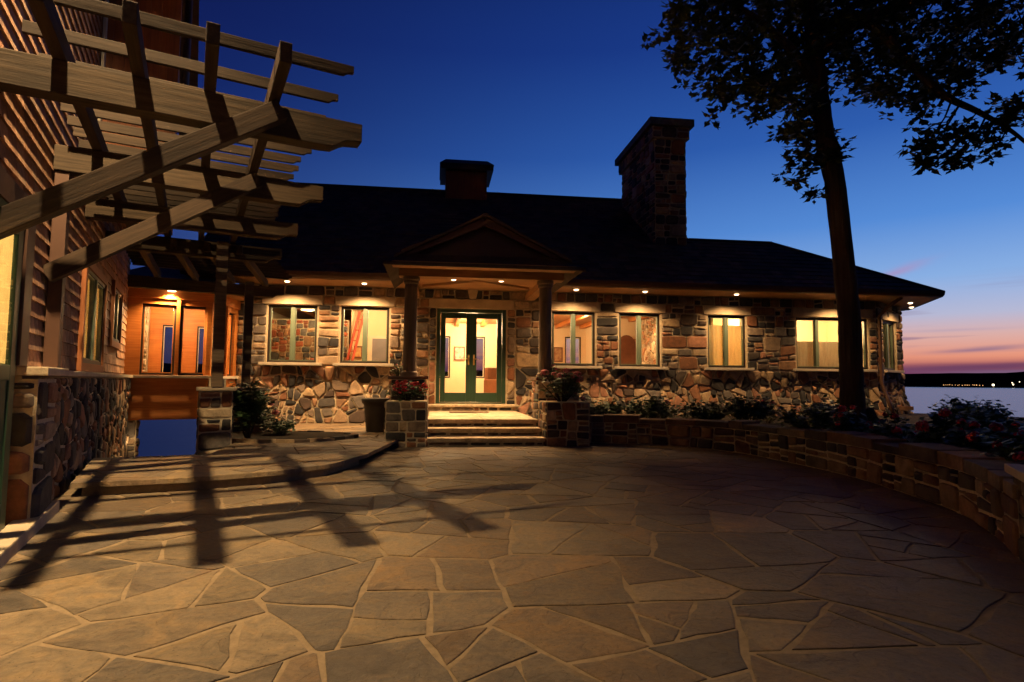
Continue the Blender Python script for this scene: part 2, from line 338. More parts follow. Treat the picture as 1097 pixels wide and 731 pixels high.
def block_split(rng, poly, h, w, depth=0):
    """roughly squared blocks: upright and level cuts, a little out of true"""
    xs = [p[0] for p in poly]; zs = [p[1] for p in poly]; X = max(xs) - min(xs); Z = max(zs) - min(zs); k = rng.choice((.6, .8, 1, 1.25, 1.6))
    if (X < w * 1.25 * k and Z < h * 1.25 * k) or depth > 9: return [poly]
    if X / w > Z / h: th = rng.gauss(0, .07); q = (min(xs) + X * rng.uniform(.32, .68), (min(zs) + max(zs)) / 2)
    else: th = math.pi / 2 + rng.gauss(0, .05); q = ((min(xs) + max(xs)) / 2, min(zs) + Z * rng.uniform(.35, .65))
    nx, ny = math.cos(th), math.sin(th); d = q[0] * nx + q[1] * ny; a = clip(poly, nx, ny, d); b = clip(poly, -nx, -ny, -d)
    if len(a) < 3 or len(b) < 3: return [poly]
    return block_split(rng, a, h, w, depth + 1) + block_split(rng, b, h, w, depth + 1)
def area(p): return abs(sum(p[i][0] * p[(i + 1) % len(p)][1] - p[(i + 1) % len(p)][0] * p[i][1] for i in range(len(p)))) / 2
def cen(p):
    return (sum(a[0] for a in p) / len(p), sum(a[1] for a in p) / len(p))
def shrink(poly, g):
    c = cen(poly); r = 1e9; n = len(poly)
    for i in range(n):
        a = poly[i]; b = poly[(i + 1) % n]; ex = b[0] - a[0]; ey = b[1] - a[1]; l = math.hypot(ex, ey)
        if l > 1e-6: r = min(r, abs((c[0] - a[0]) * ey - (c[1] - a[1]) * ex) / l)
    k = max(.3, 1 - g / max(r, 1e-4))
    return [(c[0] + (p[0] - c[0]) * k, c[1] + (p[1] - c[1]) * k) for p in poly]
def offset(poly, g):
    """true parallel inset of a convex outline"""
    n = len(poly); sg = sum(poly[i][0] * poly[(i + 1) % n][1] - poly[(i + 1) % n][0] * poly[i][1] for i in range(n)); sg = 1 if sg > 0 else -1; out = list(poly)
    for i in range(n):
        a = poly[i]; b = poly[(i + 1) % n]; l = math.hypot(b[0] - a[0], b[1] - a[1])
        if l < 1e-6: continue
        nx, ny = (b[1] - a[1]) / l * sg, -(b[0] - a[0]) / l * sg
        out = clip(out, nx, ny, nx * a[0] + ny * a[1] - g)
        if len(out) < 3: return shrink(poly, g)
    q = [out[0]]
    for p in out[1:]:
        if math.hypot(p[0] - q[-1][0], p[1] - q[-1][1]) > .004: q.append(p)
    if math.hypot(q[0][0] - q[-1][0], q[0][1] - q[-1][1]) <= .004: q.pop()
    return q if len(q) >= 3 else shrink(poly, g)
inset = shrink
def round_poly(poly, a=.16):
    out = []; n = len(poly)
    for i in range(n):
        p = poly[i]; q = poly[(i + 1) % n]
        out.append((p[0] + (q[0] - p[0]) * a, p[1] + (q[1] - p[1]) * a)); out.append((q[0] + (p[0] - q[0]) * a, q[1] + (p[1] - q[1]) * a))
    return out
STONES = [(.17, .070, .032), (.22, .10, .05), (.27, .15, .08), (.34, .235, .13), (.38, .28, .17), (.30, .21, .13), (.12, .10, .082), (.05, .045, .042), (.028, .026, .026), (.035, .031, .028), (.075, .058, .046), (.25, .12, .07), (.17, .125, .088), (.06, .04, .03), (.03, .027, .025)]
def pick(rng, pal=STONES, v=.18):
    c = rng.choice(pal); k = 1 + rng.uniform(-v, v); return tuple(x * k for x in c)
def course_pts(rng, x0, x1, z0, z1, h, w, jz=.35, jx=.35):
    pts = []; z = z0
    while z < z1 - h * .3:
        hh = h * rng.uniform(.65, 1.35); hh = min(hh, z1 - z); x = x0 - rng.uniform(0, w)
        while x < x1:
            ww = w * rng.uniform(.5, 1.6)
            if x + ww > x0:
                px = x + ww / 2 + rng.uniform(-jx, jx) * w * .3; pz = z + hh / 2 + rng.uniform(-jz, jz) * hh
                if x0 < px < x1: pts.append((px, min(max(pz, z0 + .01), z1 - .01)))
                if rng.random() < .18: pts.append((px + ww * .45, pz + hh * .3))
            x += ww
        z += hh
    return [p for p in pts if x0 < p[0] < x1 and z0 < p[1] < z1]
def stones(mb, rng, region_rect, tf, h=.2, w=.32, gap=.014, bulge=(.025, .05), pal=STONES, jz=.35, round_=.14):
    x0, x1, z0, z1 = region_rect
    if x1 - x0 < .05 or z1 - z0 < .05: return
    pts = course_pts(rng, x0, x1, z0, z1, h * 1.7, w * 1.5, jz)
    if not pts: pts = [((x0 + x1) / 2, (z0 + z1) / 2)]
    A0 = h * w
    if jz <= .25:
        polys = block_split(rng, [(x0, z0), (x1, z0), (x1, z1), (x0, z1)], h, w)
    else: polys = [q for c0 in cells(pts, [(x0, z0), (x1, z0), (x1, z1), (x0, z1)]) for q in split_poly(rng, c0, A0, 0.0, .06 + jz * .4, 1.0)]
    for poly in polys:
        if area(poly) < .0012: continue
        put_stone(mb, rng, poly, tf, gap, rng.uniform(*bulge), pick(rng, pal), round_)
def put_stone(mb, rng, poly, tf, gap, hgt, col, round_=.14, edge=.018):
    p = offset(poly, gap * rng.uniform(.7, 1.2))
    if round_: p = round_poly(p, round_)
    n = len(p); tx = rng.uniform(-.05, .05); tz = rng.uniform(-.05, .05); c = cen(p)
    r0 = [tf(a[0], a[1], -.01) for a in p]; r1 = [tf(a[0], a[1], hgt * .55) for a in inset(p, .004)]
    r2 = [tf(a[0], a[1], hgt + tx * (a[0] - c[0]) + tz * (a[1] - c[1])) for a in inset(p, edge)]
    mid = tf(c[0], c[1], hgt * 1.12)
    vs = r0 + r1 + r2 + [mid]; fs = []
    for i in range(n):
        j = (i + 1) % n; fs += [(i, j, n + j, n + i), (n + i, n + j, 2 * n + j, 2 * n + i), (2 * n + i, 2 * n + j, 3 * n)]
    mb.mesh(vs, fs, col)
def rects(x0, x1, z0, z1, holes):
    xs = sorted({x0, x1, *[v for h in holes for v in h[:2] if x0 < v < x1]}); zs = sorted({z0, z1, *[v for h in holes for v in h[2:] if z0 < v < z1]})
    out = []
    for a, b in zip(xs, xs[1:]):
        run = None
        for c, d in zip(zs, zs[1:]):
            mx, mz = (a + b) / 2, (c + d) / 2
            if any(h[0] < mx < h[1] and h[2] < mz < h[3] for h in holes):
                if run: out.append((a, b, *run)); run = None
            else: run = (run[0], d) if run else (c, d)
        if run: out.append((a, b, *run))
    return out
def loop_stones(mb, rng, poly, z0, z1, **kw):
    """stones round a closed plan polygon (counter-clockwise)"""
    for i in range(len(poly)):
        a = Vector(poly[i]); b = Vector(poly[(i + 1) % len(poly)]); d = b - a; ln = d.length; d.normalize(); nrm = Vector((d.y, -d.x))
        stones(mb, rng, (0, ln, z0, z1), lambda s, z, o, a=a, d=d, nrm=nrm: (a.x + d.x * s + nrm.x * o, a.y + d.y * s + nrm.y * o, z), **kw)

def V2(ang): return Vector((math.cos(ang), math.sin(ang), 0)), Vector((-math.sin(ang), math.cos(ang), 0))
TH = R(7.4); PH = R(28.4)
U, W = V2(TH); B, A = V2(PH)
HO = Vector((-.9115, 13.45, 0)); WO = Vector((-3.674, 4.614, 0))
def hw(u, w, z=0): return HO + U * u + W * w + Vector((0, 0, z))
def wg(b, a, z=0): return WO + B * b + A * a + Vector((0, 0, z))

# ================================================================== SETTING
def smooth01(x): x = min(1, max(0, x)); return x * x * (3 - 2 * x)
def ground_z(x, y):
    d = math.hypot((x - 3) / 1.15, y - 7)
    z = -.03 - 12.5 * smooth01((d - 17) / 13)
    if y < 3: z = max(z, -.03 - 12.5 * smooth01((math.hypot((x - 3) / 1.6, y - 3) - 24) / 16))
    q = Vector((x, y, 0)) - WO; a = q.dot(A); b = q.dot(B)
    if a > 3.0: z = min(z, -.03 - (1.3 * smooth01((a - 3.0) / .8) + .62 * max(0, a - 3.4)) * smooth01((1.15 + .16 * max(0, a - 4) - b) / .5))
    return max(z, -13)
m = MB(); nx, ny = 130, 130; gx = [-45 + 100 * i / nx for i in range(nx + 1)]; gy = [-35 + 90 * j / ny for j in range(ny + 1)]
m.mesh([(x, y, ground_z(x, y)) for y in gy for x in gx], [(j * (nx + 1) + i, j * (nx + 1) + i + 1, (j + 1) * (nx + 1) + i + 1, (j + 1) * (nx + 1) + i) for j in range(ny) for i in range(nx)])
struct(m.build('ground', M['ground'], smooth=True))
m = MB(); m.poly([(-9000, -3000, -10), (9000, -3000, -10), (9000, 9000, -10), (-9000, 9000, -10)])
struct(m.build('lake', M['water']))
# far wooded shore
m = MB(); rng = random.Random(3); n = 180; rows = []
for i in range(n + 1):
    az = R(-75 + 150 * i / n); s = math.sin(i * .13 + 1.0) * 14 + math.sin(i * .31) * 8 + math.sin(i * .9) * 3
    hgt = 100 + s + rng.uniform(-3, 3) - 10 + 12 * math.sin(i * .045)
    rows.append([(r * math.sin(az), r * math.cos(az), z) for r, z in ((4080, -10.6), (4120, 14), (4300, hgt * .55), (4600, hgt), (5400, hgt * .9), (6400, -11))])
k = len(rows[0]); m.mesh([p for r in rows for p in r], [(i * k + j, (i + 1) * k + j, (i + 1) * k + j + 1, i * k + j + 1) for i in range(n) for j in range(k - 1)])
struct(m.build('far_hills', M['hill'], smooth=True))

# flagstone patio
FLAG = [(.148, .110, .072), (.175, .130, .081), (.125, .096, .067), (.192, .141, .086), (.112, .088, .064), (.160, .110, .066), (.140, .106, .072), (.132, .094, .060)]
def flag_field(mb, rng, region, dens, gap, z, th, cell_aspect=1.0, pal=FLAG, minr=.36, chip=.016):
    xs = [p[0] for p in region]; ys = [p[1] for p in region]; pts = []; tries = 0
    def inside(p): return all((region[(i + 1) % len(region)][0] - region[i][0]) * (p[1] - region[i][1]) - (region[(i + 1) % len(region)][1] - region[i][1]) * (p[0] - region[i][0]) > 0 for i in range(len(region)))
    A_ = area(region); nmax = int(A_ * dens)
    rad = []
    while len(pts) < nmax and tries < 60000:
        tries += 1; p = (rng.uniform(min(xs), max(xs)), rng.uniform(min(ys), max(ys)))
        if not inside(p): continue
        r = minr * rng.choice((.38, .62, .85, 1.0, 1.15, 1.25))
        if all(math.hypot((p[0] - q[0]) / cell_aspect, p[1] - q[1]) > (r + s) * .78 for q, s in zip(pts, rad)): pts.append(p); rad.append(r)
    polys = [q for poly in cells(pts, region, 30) for q in split_poly(rng, poly, .40 / dens, None, .42)]
    for poly in polys:
        if area(poly) < .006: continue
        p = offset(poly, gap * rng.uniform(.5, 1.5)); n = len(p); fine = []
        for i in range(n):      # chipped, hand-broken edges
            a = p[i]; b = p[(i + 1) % n]; l = math.hypot(b[0] - a[0], b[1] - a[1]); k = max(1, int(l / .09)); ph = rng.uniform(0, 6); am = rng.uniform(.3, 1) * chip
            for j in range(k):
                t = j / k; o = (math.sin(ph + t * l * 9) * am + rng.uniform(-.5, .5) * chip * .6) if j else -.004; nx_, ny_ = (b[1] - a[1]) / max(l, 1e-6), -(b[0] - a[0]) / max(l, 1e-6)
                fine.append((a[0] + (b[0] - a[0]) * t + nx_ * o, a[1] + (b[1] - a[1]) * t + ny_ * o))
        col = pick(rng, pal, .14); n = len(fine); tl = (rng.uniform(-.0025, .0025), rng.uniform(-.0025, .0025)); c = cen(fine); dzz = rng.uniform(-.001, .002)
        zz = lambda q, k: z + k + dzz + tl[0] * (q[0] - c[0]) + tl[1] * (q[1] - c[1])
        inn = inset(fine, .0035)
        vs = [(q[0], q[1], z - th) for q in fine] + [(q[0], q[1], zz(q, -.002)) for q in fine] + [(q[0], q[1], zz(q, 0)) for q in inn]
        mb.mesh(vs, [(i, (i + 1) % n, n + (i + 1) % n, n + i) for i in range(n)] + [(n + i, n + (i + 1) % n, 2 * n + (i + 1) % n, 2 * n + i) for i in range(n)] + [tuple(range(2 * n, 3 * n))], col)
rng = random.Random(21)
reg = [(-6.5, -1.6), (4.4, -1.6), (4.4, 10.8), (-6.5, 10.8)]
reg = clip(reg, -B.x, -B.y, -(WO.dot(B)) + .02)            # up to the timber wing
reg = clip(reg, A.x, A.y, WO.dot(A) + 3.25)
m = MB(); m.poly([(p[0], p[1], -.0045) for p in reg], (.4, .3, .2), 1)
flag_field(m, rng, reg, 1.5, .012, 0, .03, 1.15, minr=.64)
patio = struct(m.build('patio', [M['flag'], M['sand']]))
# raised flagstone walk with a curved front edge
p1 = [wg(.06, 2.55), Vector((-3.87, 5.22, 0)), Vector((-3.02, 5.56, 0)), Vector((-2.38, 6.0, 0)), Vector((-1.98, 6.55, 0)), Vector((-1.80, 7.5, 0)), Vector((-3.72, 7.32, 0))]
p2 = [Vector((-3.72, 7.32, 0)), Vector((-1.80, 7.5, 0)), Vector((-1.77, 9.6, 0)), hw(-.9, -.02), hw(-5.0, -.02), Vector((-5.15, 12.0, 0)), Vector((-4.1, 8.9, 0))]
m = MB()
for p in (p1, p2):
    q = inset([(v.x, v.y) for v in p], .055); m.prism(q, -.02, .082, (.36, .27, .17), 1); m.prism(inset([(v.x, v.y) for v in p], .012), .083, .123, (.36, .27, .17), 1)
    flag_field(m, rng, [(v.x, v.y) for v in p], 1.9, .008, .128, .045, 2.2, [tuple(c * 1.45 for c in k) for k in FLAG], .5, .005)
struct(m.build('raised_walk', [M['flag'], M['sand']]))
# planting beds: soil behind the curved wall and beside the pergola post
WALL = [(.62, 10.22), (1.49, 10.28), (2.4, 10.02), (3.06, 9.55), (3.5, 8.83), (3.75, 7.76), (3.87, 6.79), (3.84, 6.10), (3.70, 5.0), (3.38, 4.2), (3.06, 3.62)]
def spline(pts, n=8):
    out = []
    for i in range(len(pts) - 1):
        p0, p1_, p2_, p3 = [Vector(pts[max(0, min(len(pts) - 1, i + k))]) for k in (-1, 0, 1, 2)]
        for j in range(n):
            t = j / n; out.append(.5 * ((2 * p1_) + (p2_ - p0) * t + (2 * p0 - 5 * p1_ + 4 * p2_ - p3) * t * t + (3 * p1_ - p0 - 3 * p2_ + p3) * t ** 3))
    out.append(Vector(pts[-1])); return out
WL = spline(WALL)
m = MB()
bed = [(p.x + .12, p.y + .1) for p in WL[::-1]] + [tuple(hw(1.05, -2.6)[:2]), tuple(hw(1.05, -.05)[:2]), tuple(hw(10.2, -.05)[:2]), tuple(hw(11.9, .9)[:2]), (13.5, 13), (13, 5), (7, 2.4), (3.6, 2.6)]
m.prism(bed, -.4, .30)
struct(m.build('planting_bed', M['soil']))
m = MB(); ctr = wg(2.25, 4.25); ring = [(ctr.x + .90 * math.cos(t) * (1 + .1 * math.sin(3 * t)) + .25 * math.cos(t), ctr.y + .75 * math.sin(t)) for t in [2 * math.pi * k / 28 for k in range(28)]]
m.prism(ring, -.1, .165)
struct(m.build('corner_bed', M['soil']))
m = MB(); rr = random.Random(6)
for k in range(28):
    a = Vector(ring[k]); b = Vector(ring[(k + 1) % 28]); c = Vector((ctr.x, ctr.y)); o = 1.06
    q = [c + (a - c) * .97, c + (b - c) * .965, c + (b - c) * o, c + (a - c) * o]
    m.prism([tuple(v) for v in q], .0, .175 + rr.uniform(-.008, .012), pick(rr, STONES))
struct(m.build('corner_bed_kerb', M['stone']))
tag(bpy.data.objects['corner_bed_kerb'], 'low curved stone kerb round the bed beside the pergola pier', 'kerb')
for k in ('label', 'category'): del bpy.data.objects['corner_bed_kerb'][k]

# ================================================================== STONE HOUSE
house = thing('stone_house', 'long low fieldstone house with lit windows, slate roof and gabled entrance porch', 'house', HO, TH)
rng = random.Random(11)
WT = 3.15; WIN = [(-4.5, -3.45), (-2.94, -1.88), (1.86, 2.9), (3.48, 4.5), (5.7, 6.68), (8.0, 9.95)]
SZ0, SZ1 = 1.43, 2.70
DOOR = (-.81, .78, .54, 2.71)
holes = [(a, b, SZ0, SZ1) for a, b in WIN] + [DOOR]
m = MB()
BAT = .95
def face(s, z, o):     # facade with a battered foot
    k = max(0, 1 - z / BAT); return (s, -o - .50 * k ** 1.3 - .002, z)
for r in rects(-5.13, 10.17, -2, WT, holes): m.box(r[0], r[1], .0, .3, r[2], r[3], None, 1)
for (u0, u1) in ((-5.13, -1.0), (1.0, 10.17)):
    N_ = 8
    for i in range(N_):
        za, zb = BAT * i / N_, BAT * (i + 1) / N_; ya, yb = face(0, za, -.012)[1], face(0, zb, -.012)[1]
        m.mesh([(u0, ya, za), (u1, ya, za), (u1, yb, zb), (u0, yb, zb), (u0, .02, za), (u1, .02, za), (u1, .02, zb), (u0, .02, zb)], [(0, 1, 2, 3), (0, 3, 7, 4), (1, 5, 6, 2)], None, 1)
flat = lambda s, z, o: (s, -o, z)
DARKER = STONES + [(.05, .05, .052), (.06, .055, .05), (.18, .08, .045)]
for u0, u1 in ((-5.13, -.98), (1.0, 10.17)):
    stones(m, rng, (u0, u1, .12 if u0 < 0 else .2, SZ0 - .06), face, h=.19, w=.29, gap=.013, bulge=(.02, .06), jz=.42, pal=STONES + [(.36, .25, .14), (.30, .20, .12)], round_=.15)
stones(m, rng, (-.98, -.82, .5, 2.72), flat, h=.2, w=.3); stones(m, rng, (.8, 1.0, .5, 2.72), flat, h=.2, w=.3)
cols_ = [(-5.13, -4.52), (-3.43, -2.96), (-1.86, -.98), (1.0, 1.84), (2.92, 3.46), (4.52, 5.68), (6.70, 7.98), (9.97, 10.17)]
for a, b in cols_: stones(m, rng, (a, b, SZ0 - .06, SZ1 + .02), flat, h=.21, w=.34, gap=.014, bulge=(.02, .045), jz=.18, round_=.09)
ed = [-5.13]
for a, b in sorted(WIN + [(DOOR[0] - .05, DOOR[1] + .05)]): ed += [a - .12, b + .12]
ed.append(10.17)
for i in range(0, len(ed), 2): stones(m, rng, (ed[i], ed[i + 1], SZ1 + .02, SZ1 + .23), flat, h=.2, w=.33, jz=.15, round_=.09)
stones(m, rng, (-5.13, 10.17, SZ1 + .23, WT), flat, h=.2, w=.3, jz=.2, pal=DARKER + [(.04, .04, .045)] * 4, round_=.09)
# angled end wall and the hidden end
fa = Vector((10.17, 0, 0)); fb = Vector((11.62, .86, 0)); fd = (fb - fa); fl = fd.length; fd.normalize(); fn = Vector((fd.y, -fd.x, 0))
FW = (.42, 1.28)
Tf = Matrix.Translation(fa) @ Matrix((fd, -fn, Vector((0, 0, 1)))).transposed().to_4x4()     # x along, y into wall
for r in rects(0, fl, -2, WT, [(FW[0], FW[1], SZ0, SZ1)]): m.box(r[0], r[1], .0, .28, r[2], r[3], None, 1, Tf)
ff = lambda s, z, o: tuple(Tf @ Vector((s, -o - .3 * max(0, 1 - z / BAT) ** 1.4, z)))
stones(m, rng, (0, fl, .1, SZ0 - .06), ff, h=.19, w=.28, jz=.5, bulge=(.03, .07))
for a, b in ((0, FW[0] - .02), (FW[1] + .02, fl)): stones(m, rng, (a, b, SZ0 - .06, SZ1 + .02), ff, h=.2, w=.3, jz=.2)
stones(m, rng, (0, fl, SZ1 + .02, WT), ff, h=.2, w=.3, jz=.2)
m.mesh([ff(0, 0, -.01), ff(fl, 0, -.01), ff(fl, BAT * .5, -.01), ff(0, BAT * .5, -.01), ff(fl, BAT, -.01), ff(0, BAT, -.01)], [(0, 1, 2, 3), (3, 2, 4, 5)], None, 1)
rd = [(11.62, .86), (12.0, 3.3)]
Tr_ = lambda s, z, o: (11.62 + .38 * s / 2.47 + o, .86 + 2.44 * s / 2.47 - o * .15, z)
m.mesh([Tr_(0, -2, 0), Tr_(2.47, -2, 0), Tr_(2.47, WT, 0), Tr_(0, WT, 0), (12.0, 3.3, -2), (5.9, 3.3, -2), (5.9, 3.3, WT), (12, 3.3, WT)], [(0, 1, 2, 3), (4, 5, 6, 7)], None, 1)
stones(m, rng, (0, 2.47, .1, WT), Tr_, h=.2, w=.3, jz=.4)
m.build('wall', [M['stone'], M['mortar']], house)
# back and side walls of the main block, with its lake windows
m = MB(); BW = [(-.86, -.34, 1.15, 2.55), (.42, .82, 1.15, 2.55), (3.55, 4.12, .95, 2.6)]
for r in rects(-5.13, 5.9, -2, WT, BW): m.box(r[0], r[1], 6.2, 6.45, r[2], r[3])
m.box(-5.6, -5.4, .3, 6.2, -2, WT); m.box(5.62, 5.88, .3, 6.2, -2, WT)
m.mesh([(5.9, -.55, WT), (5.9, 6.45, WT), (5.9, 4.5, 6.6), (-5.13, -.6, WT), (-5.13, 6.45, WT), (-5.13, 4.5, 6.6)], [(0, 1, 2), (3, 5, 4)])
m.build('plaster_wall', M['cream'], house)
m = MB(); m.box(-5.1, 5.62, .3, 6.2, .40, .50); m.box(5.9, 11.4, .3, 3.3, .40, .50); m.build('floor', M['soffit'], house)
# window units: frame > mullion, pane
def window(par, T, x0, x1, z0, z1, mull, mat='sage', fr=.045, sill=True, depth=.10, name='window'):
    m = MB(); y0, y1 = .05, .05 + .09
    m.box(x0, x0 + fr, y0, y1, z0, z1, T=T); m.box(x1 - fr, x1, y0, y1, z0, z1, T=T)
    m.box(x0 + fr, x1 - fr, y0, y1, z1 - fr, z1, T=T); m.box(x0 + fr, x1 - fr, y0, y1, z0, z0 + fr, T=T)
    w = m.build(name, M['dark'], par, bevel=.006)
    edges = [x0 + fr] + mull + [x1 - fr]
    for i, mu in enumerate(mull):
        k = MB(); k.box(mu - .042, mu + .042, y0 - .012, y1, z0 + fr + .001, z1 - fr - .001, T=T); k.build('mullion', M[mat], w, bevel=.008)
    for i in range(len(edges) - 1):
        a = edges[i] + (.042 if i else 0); b = edges[i + 1] - (.042 if i < len(edges) - 2 else 0)
        k = MB(); s = .016
        for q in ((a, a + s, z0 + fr, z1 - fr), (b - s, b, z0 + fr, z1 - fr), (a + s, b - s, z0 + fr, z0 + fr + s), (a + s, b - s, z1 - fr - s, z1 - fr)): k.box(q[0] + .001, q[1] - .001, y0 + .015, y1 - .02, q[2], q[3], T=T)
        k.build('sash', M[mat], w)
        k = MB(); k.box(a + s, b - s, y0 + .04, y0 + .046, z0 + fr + s, z1 - fr - s, T=T); k.build('pane', M['glass'], w)
    if sill:
        k = MB(); k.box(x0 - .13, x1 + .13, -.13, .05, z0 - .065, z0 - .002, T=T); k.build('sill', M['sillm'], w, bevel=.008)
    return w
I4 = Matrix.Identity(4)
for a, b in WIN[:5]: window(house, I4, a, b, SZ0, SZ1, [(a + b) / 2])
window(house, I4, *WIN[5], SZ0, SZ1, [8.58, 9.38])
window(house, Tf, *FW, SZ0, SZ1, [.85])
for a, b, c, d in BW: window(house, Matrix.Translation((0, 6.2, 0)), a, b, c, d, [], 'white', sill=False, name='lake_window')
m = MB(); [m.box(a - .12, b + .12, -.04, .03, SZ1 + .015, SZ1 + .22) for a, b in WIN[:1]]; 
for a, b in WIN:
    k = MB(); k.box(a - .115, b + .115, -.045, .02, SZ1 + .015, SZ1 + .225); k.build('lintel', M['lintel'], house, bevel=.012)
k = MB(); k.box(FW[0] - .1, FW[1] + .1, -.045, .02, SZ1 + .015, SZ1 + .225, T=Tf); k.build('lintel', M['lintel'], house, bevel=.012)
k = MB(); k.box(DOOR[0] - .16, DOOR[1] + .16, -.05, .02, DOOR[3] + .01, DOOR[3] + .215); k.build('lintel', M['lintel'], house, bevel=.012)
k = MB(); k.mesh([(-.07, -.09, 2.93), (.07, -.09, 2.93), (.12, -.09, WT), (-.12, -.09, WT), (-.07, .02, 2.93), (.07, .02, 2.93), (.12, .02, WT), (-.12, .02, WT)], [(0, 1, 2, 3), (0, 3, 7, 4), (1, 5, 6, 2), (0, 4, 5, 1)]); k.build('keystone', M['lintel'], house, bevel=.01)
# double glazed front door
x0, x1, z0, z1 = DOOR
m = MB(); f = .085
m.box(x0, x0 + f, .03, .17, z0, z1); m.box(x1 - f, x1, .03, .17, z0, z1); m.box(x0 + f, x1 - f, .03, .17, z1 - f, z1); m.box(x0 + f, x1 - f, .03, .17, z0, z0 + .03)
dr = m.build('front_door', M['green'], house, bevel=.008)
m = MB(); m.box(-.045, .015, .045, .058, z0 + .04, z1 - f - .005); m.build('astragal', M['green'], dr, bevel=.004)
for sgn in (-1, 1):
    a, b = (x0 + f + .004, -.021) if sgn < 0 else (-.009, x1 - f - .004)
    m = MB(); st = .115
    for q in ((a, a + st, z0 + .035, z1 - f - .004), (b - st, b, z0 + .035, z1 - f - .004), (a + st, b - st, z0 + .035, z0 + .25), (a + st, b - st, z1 - f - .13, z1 - f - .004)): m.box(q[0], q[1], .06, .115, q[2], q[3])
    m.build('door_leaf', M['green'], dr, bevel=.01)
    m = MB(); m.box(a + st, b - st, .085, .092, z0 + .25, z1 - f - .13); m.build('pane', M['glass'], dr)
    m = MB(); hx = (b - .055) if sgn < 0 else (a + .055)
    m.box(hx - .018, hx + .018, .045, .06, 1.42, 1.66); m.tube([(hx, .06, 1.56), (hx, .0, 1.56), (hx + sgn * .11, -.005, 1.555)], [.011, .011, .008], 8)
    m.build('handle', M['brass'], dr, True)
# main roof: front and back slopes laid in courses of slate
SL = (6.85 - 3.27) / 5.4
def slates(m, rng, eaves, ridge_fn, w_top, base, n, dirx=1):
    """front slope courses between u-limits given by lim(t); eave w=-.9"""
    for i in range(n):
        t0, t1 = i / n, (i + 1.15) / n
        a0, b0 = ridge_fn(t0); a1, b1 = ridge_fn(min(1, t1)); u = a0 - rng.uniform(0, .3)
        while u < b0:
            wd = rng.uniform(.18, .34); q0, q1 = max(u, a0), min(u + wd - .006, b0); r0, r1 = max(u, a1), min(u + wd - .006, b1)
            if q1 > q0 and r1 >= r0:
                wa = -.95 + (w_top + .95) * t0; wb = -.95 + (w_top + .95) * min(1, t1); za = base + SL * (wa + .95); zb = base + SL * (wb + .95); e = rng.uniform(.018, .03)
                m.mesh([(q0, wa, za + e), (q1, wa, za + e), (r1, wb, zb + .004), (r0, wb, zb + .004), (q0, wa, za - .01), (q1, wa, za - .01)], [(0, 1, 2, 3), (0, 4, 5, 1)], pick(rng, SLATE, .25))
            u += wd
SLATE = [(.080, .060, .045), (.064, .052, .044), (.098, .068, .048), (.055, .047, .042)]
rr = random.Random(5); m = MB()
m.mesh([(-6.1, -.95, 3.26), (5.95, -.95, 3.26), (5.95, 4.5, 3.26 + SL * 5.45), (-6.1, 4.5, 3.26 + SL * 5.45), (5.95, 7.2, 3.26 + SL * 2.7), (-6.1, 7.2, 3.26 + SL * 2.7)], [(0, 1, 2, 3), (3, 2, 4, 5)], SLATE[0])
slates(m, rr, None, lambda t: (-6.12, 5.97), 4.5, 3.265, 26)
m.box(-6.1, 5.97, 4.4, 4.6, 3.26 + SL * 5.45 - .06, 3.26 + SL * 5.45 + .05, SLATE[3])
roof = m.build('roof', M['slate'], house)
m = MB(); RW = 1.57; RZ = 3.26 + SL * (RW + .95); RE = 8.36
T0 = (11.22, -.95, 3.26); T1 = (12.5, RW, 3.30); T2 = (11.3, 4.1, 3.26)
m.mesh([(5.9, -.95, 3.255), T0, (RE, RW, RZ), (5.9, RW, RZ), T1, T2, (5.9, 4.1, 3.26)], [(0, 1, 2, 3), (1, 4, 2), (4, 5, 2), (5, 6, 3, 2)], SLATE[1])
slates(m, rr, None, lambda t: (5.97, 11.22 + (RE - 11.22) * t), RW, 3.262, 12)
# hip slates on the angled end
for i in range(12):
    t0, t1 = i / 12, min(1, (i + 1.1) / 12); a, b, c = Vector(T0), Vector(T1), Vector((RE, RW, RZ)); nr = (b - a).cross(c - a).normalized() * .02
    p = [a + (c - a) * t0 + nr, b + (c - b) * t0 + nr, b + (c - b) * t1 + nr * .2, a + (c - a) * t1 + nr * .2]; m.poly(p, pick(rr, SLATE)); m.poly([p[0], p[1], p[1] - nr, p[0] - nr], SLATE[1])
m.tube([T0, (RE, RW, RZ)], [.05, .05], 6, SLATE[3]); m.tube([(5.95, RW, RZ), (RE, RW, RZ)], [.06, .06], 6, SLATE[3])
m.build('wing_roof', M['slate'], house)
# soffit, gutter, downspout
m = MB(); m.box(-5.9, 5.89, -.88, -.0, WT, WT + .03); m.build('soffit', M['soffit'], house)
m = MB(); m.prism([(5.9, -.88), (11.12, -.88), (12.36, 1.57), (11.3, 4.0), (5.9, 4.0)], WT, WT + .03); m.build('soffit', M['soffit'], house)
def gutter(pts, name='gutter'):
    m = MB()
    for p, q in zip(pts, pts[1:]):
        p = Vector(p); q = Vector(q); d = (q - p).normalized(); s = Vector((d.y, -d.x, 0)); z = Vector((0, 0, 1))
        prof = [(-.02, -.0), (.07, -.0), (.11, .05), (.125, .13), (.105, .13), (.09, .06), (.0, .02), (-.02, .13)]
        vs = [e + s * a + z * b for e in (p, q) for a, b in prof]; n = len(prof)
        m.mesh(vs, [tuple(range(n)), tuple(range(2 * n - 1, n - 1, -1))] + [(i, (i + 1) % n, n + (i + 1) % n, n + i) for i in range(n)])
    return m.build(name, M['fascia'], house)
gutter([(-5.95, -.90, WT + .01), (-1.72, -.90, WT + .01)]); gutter([(1.72, -.90, WT + .01), (11.13, -.90, WT + .01), (12.4, 1.57, WT + .01)])
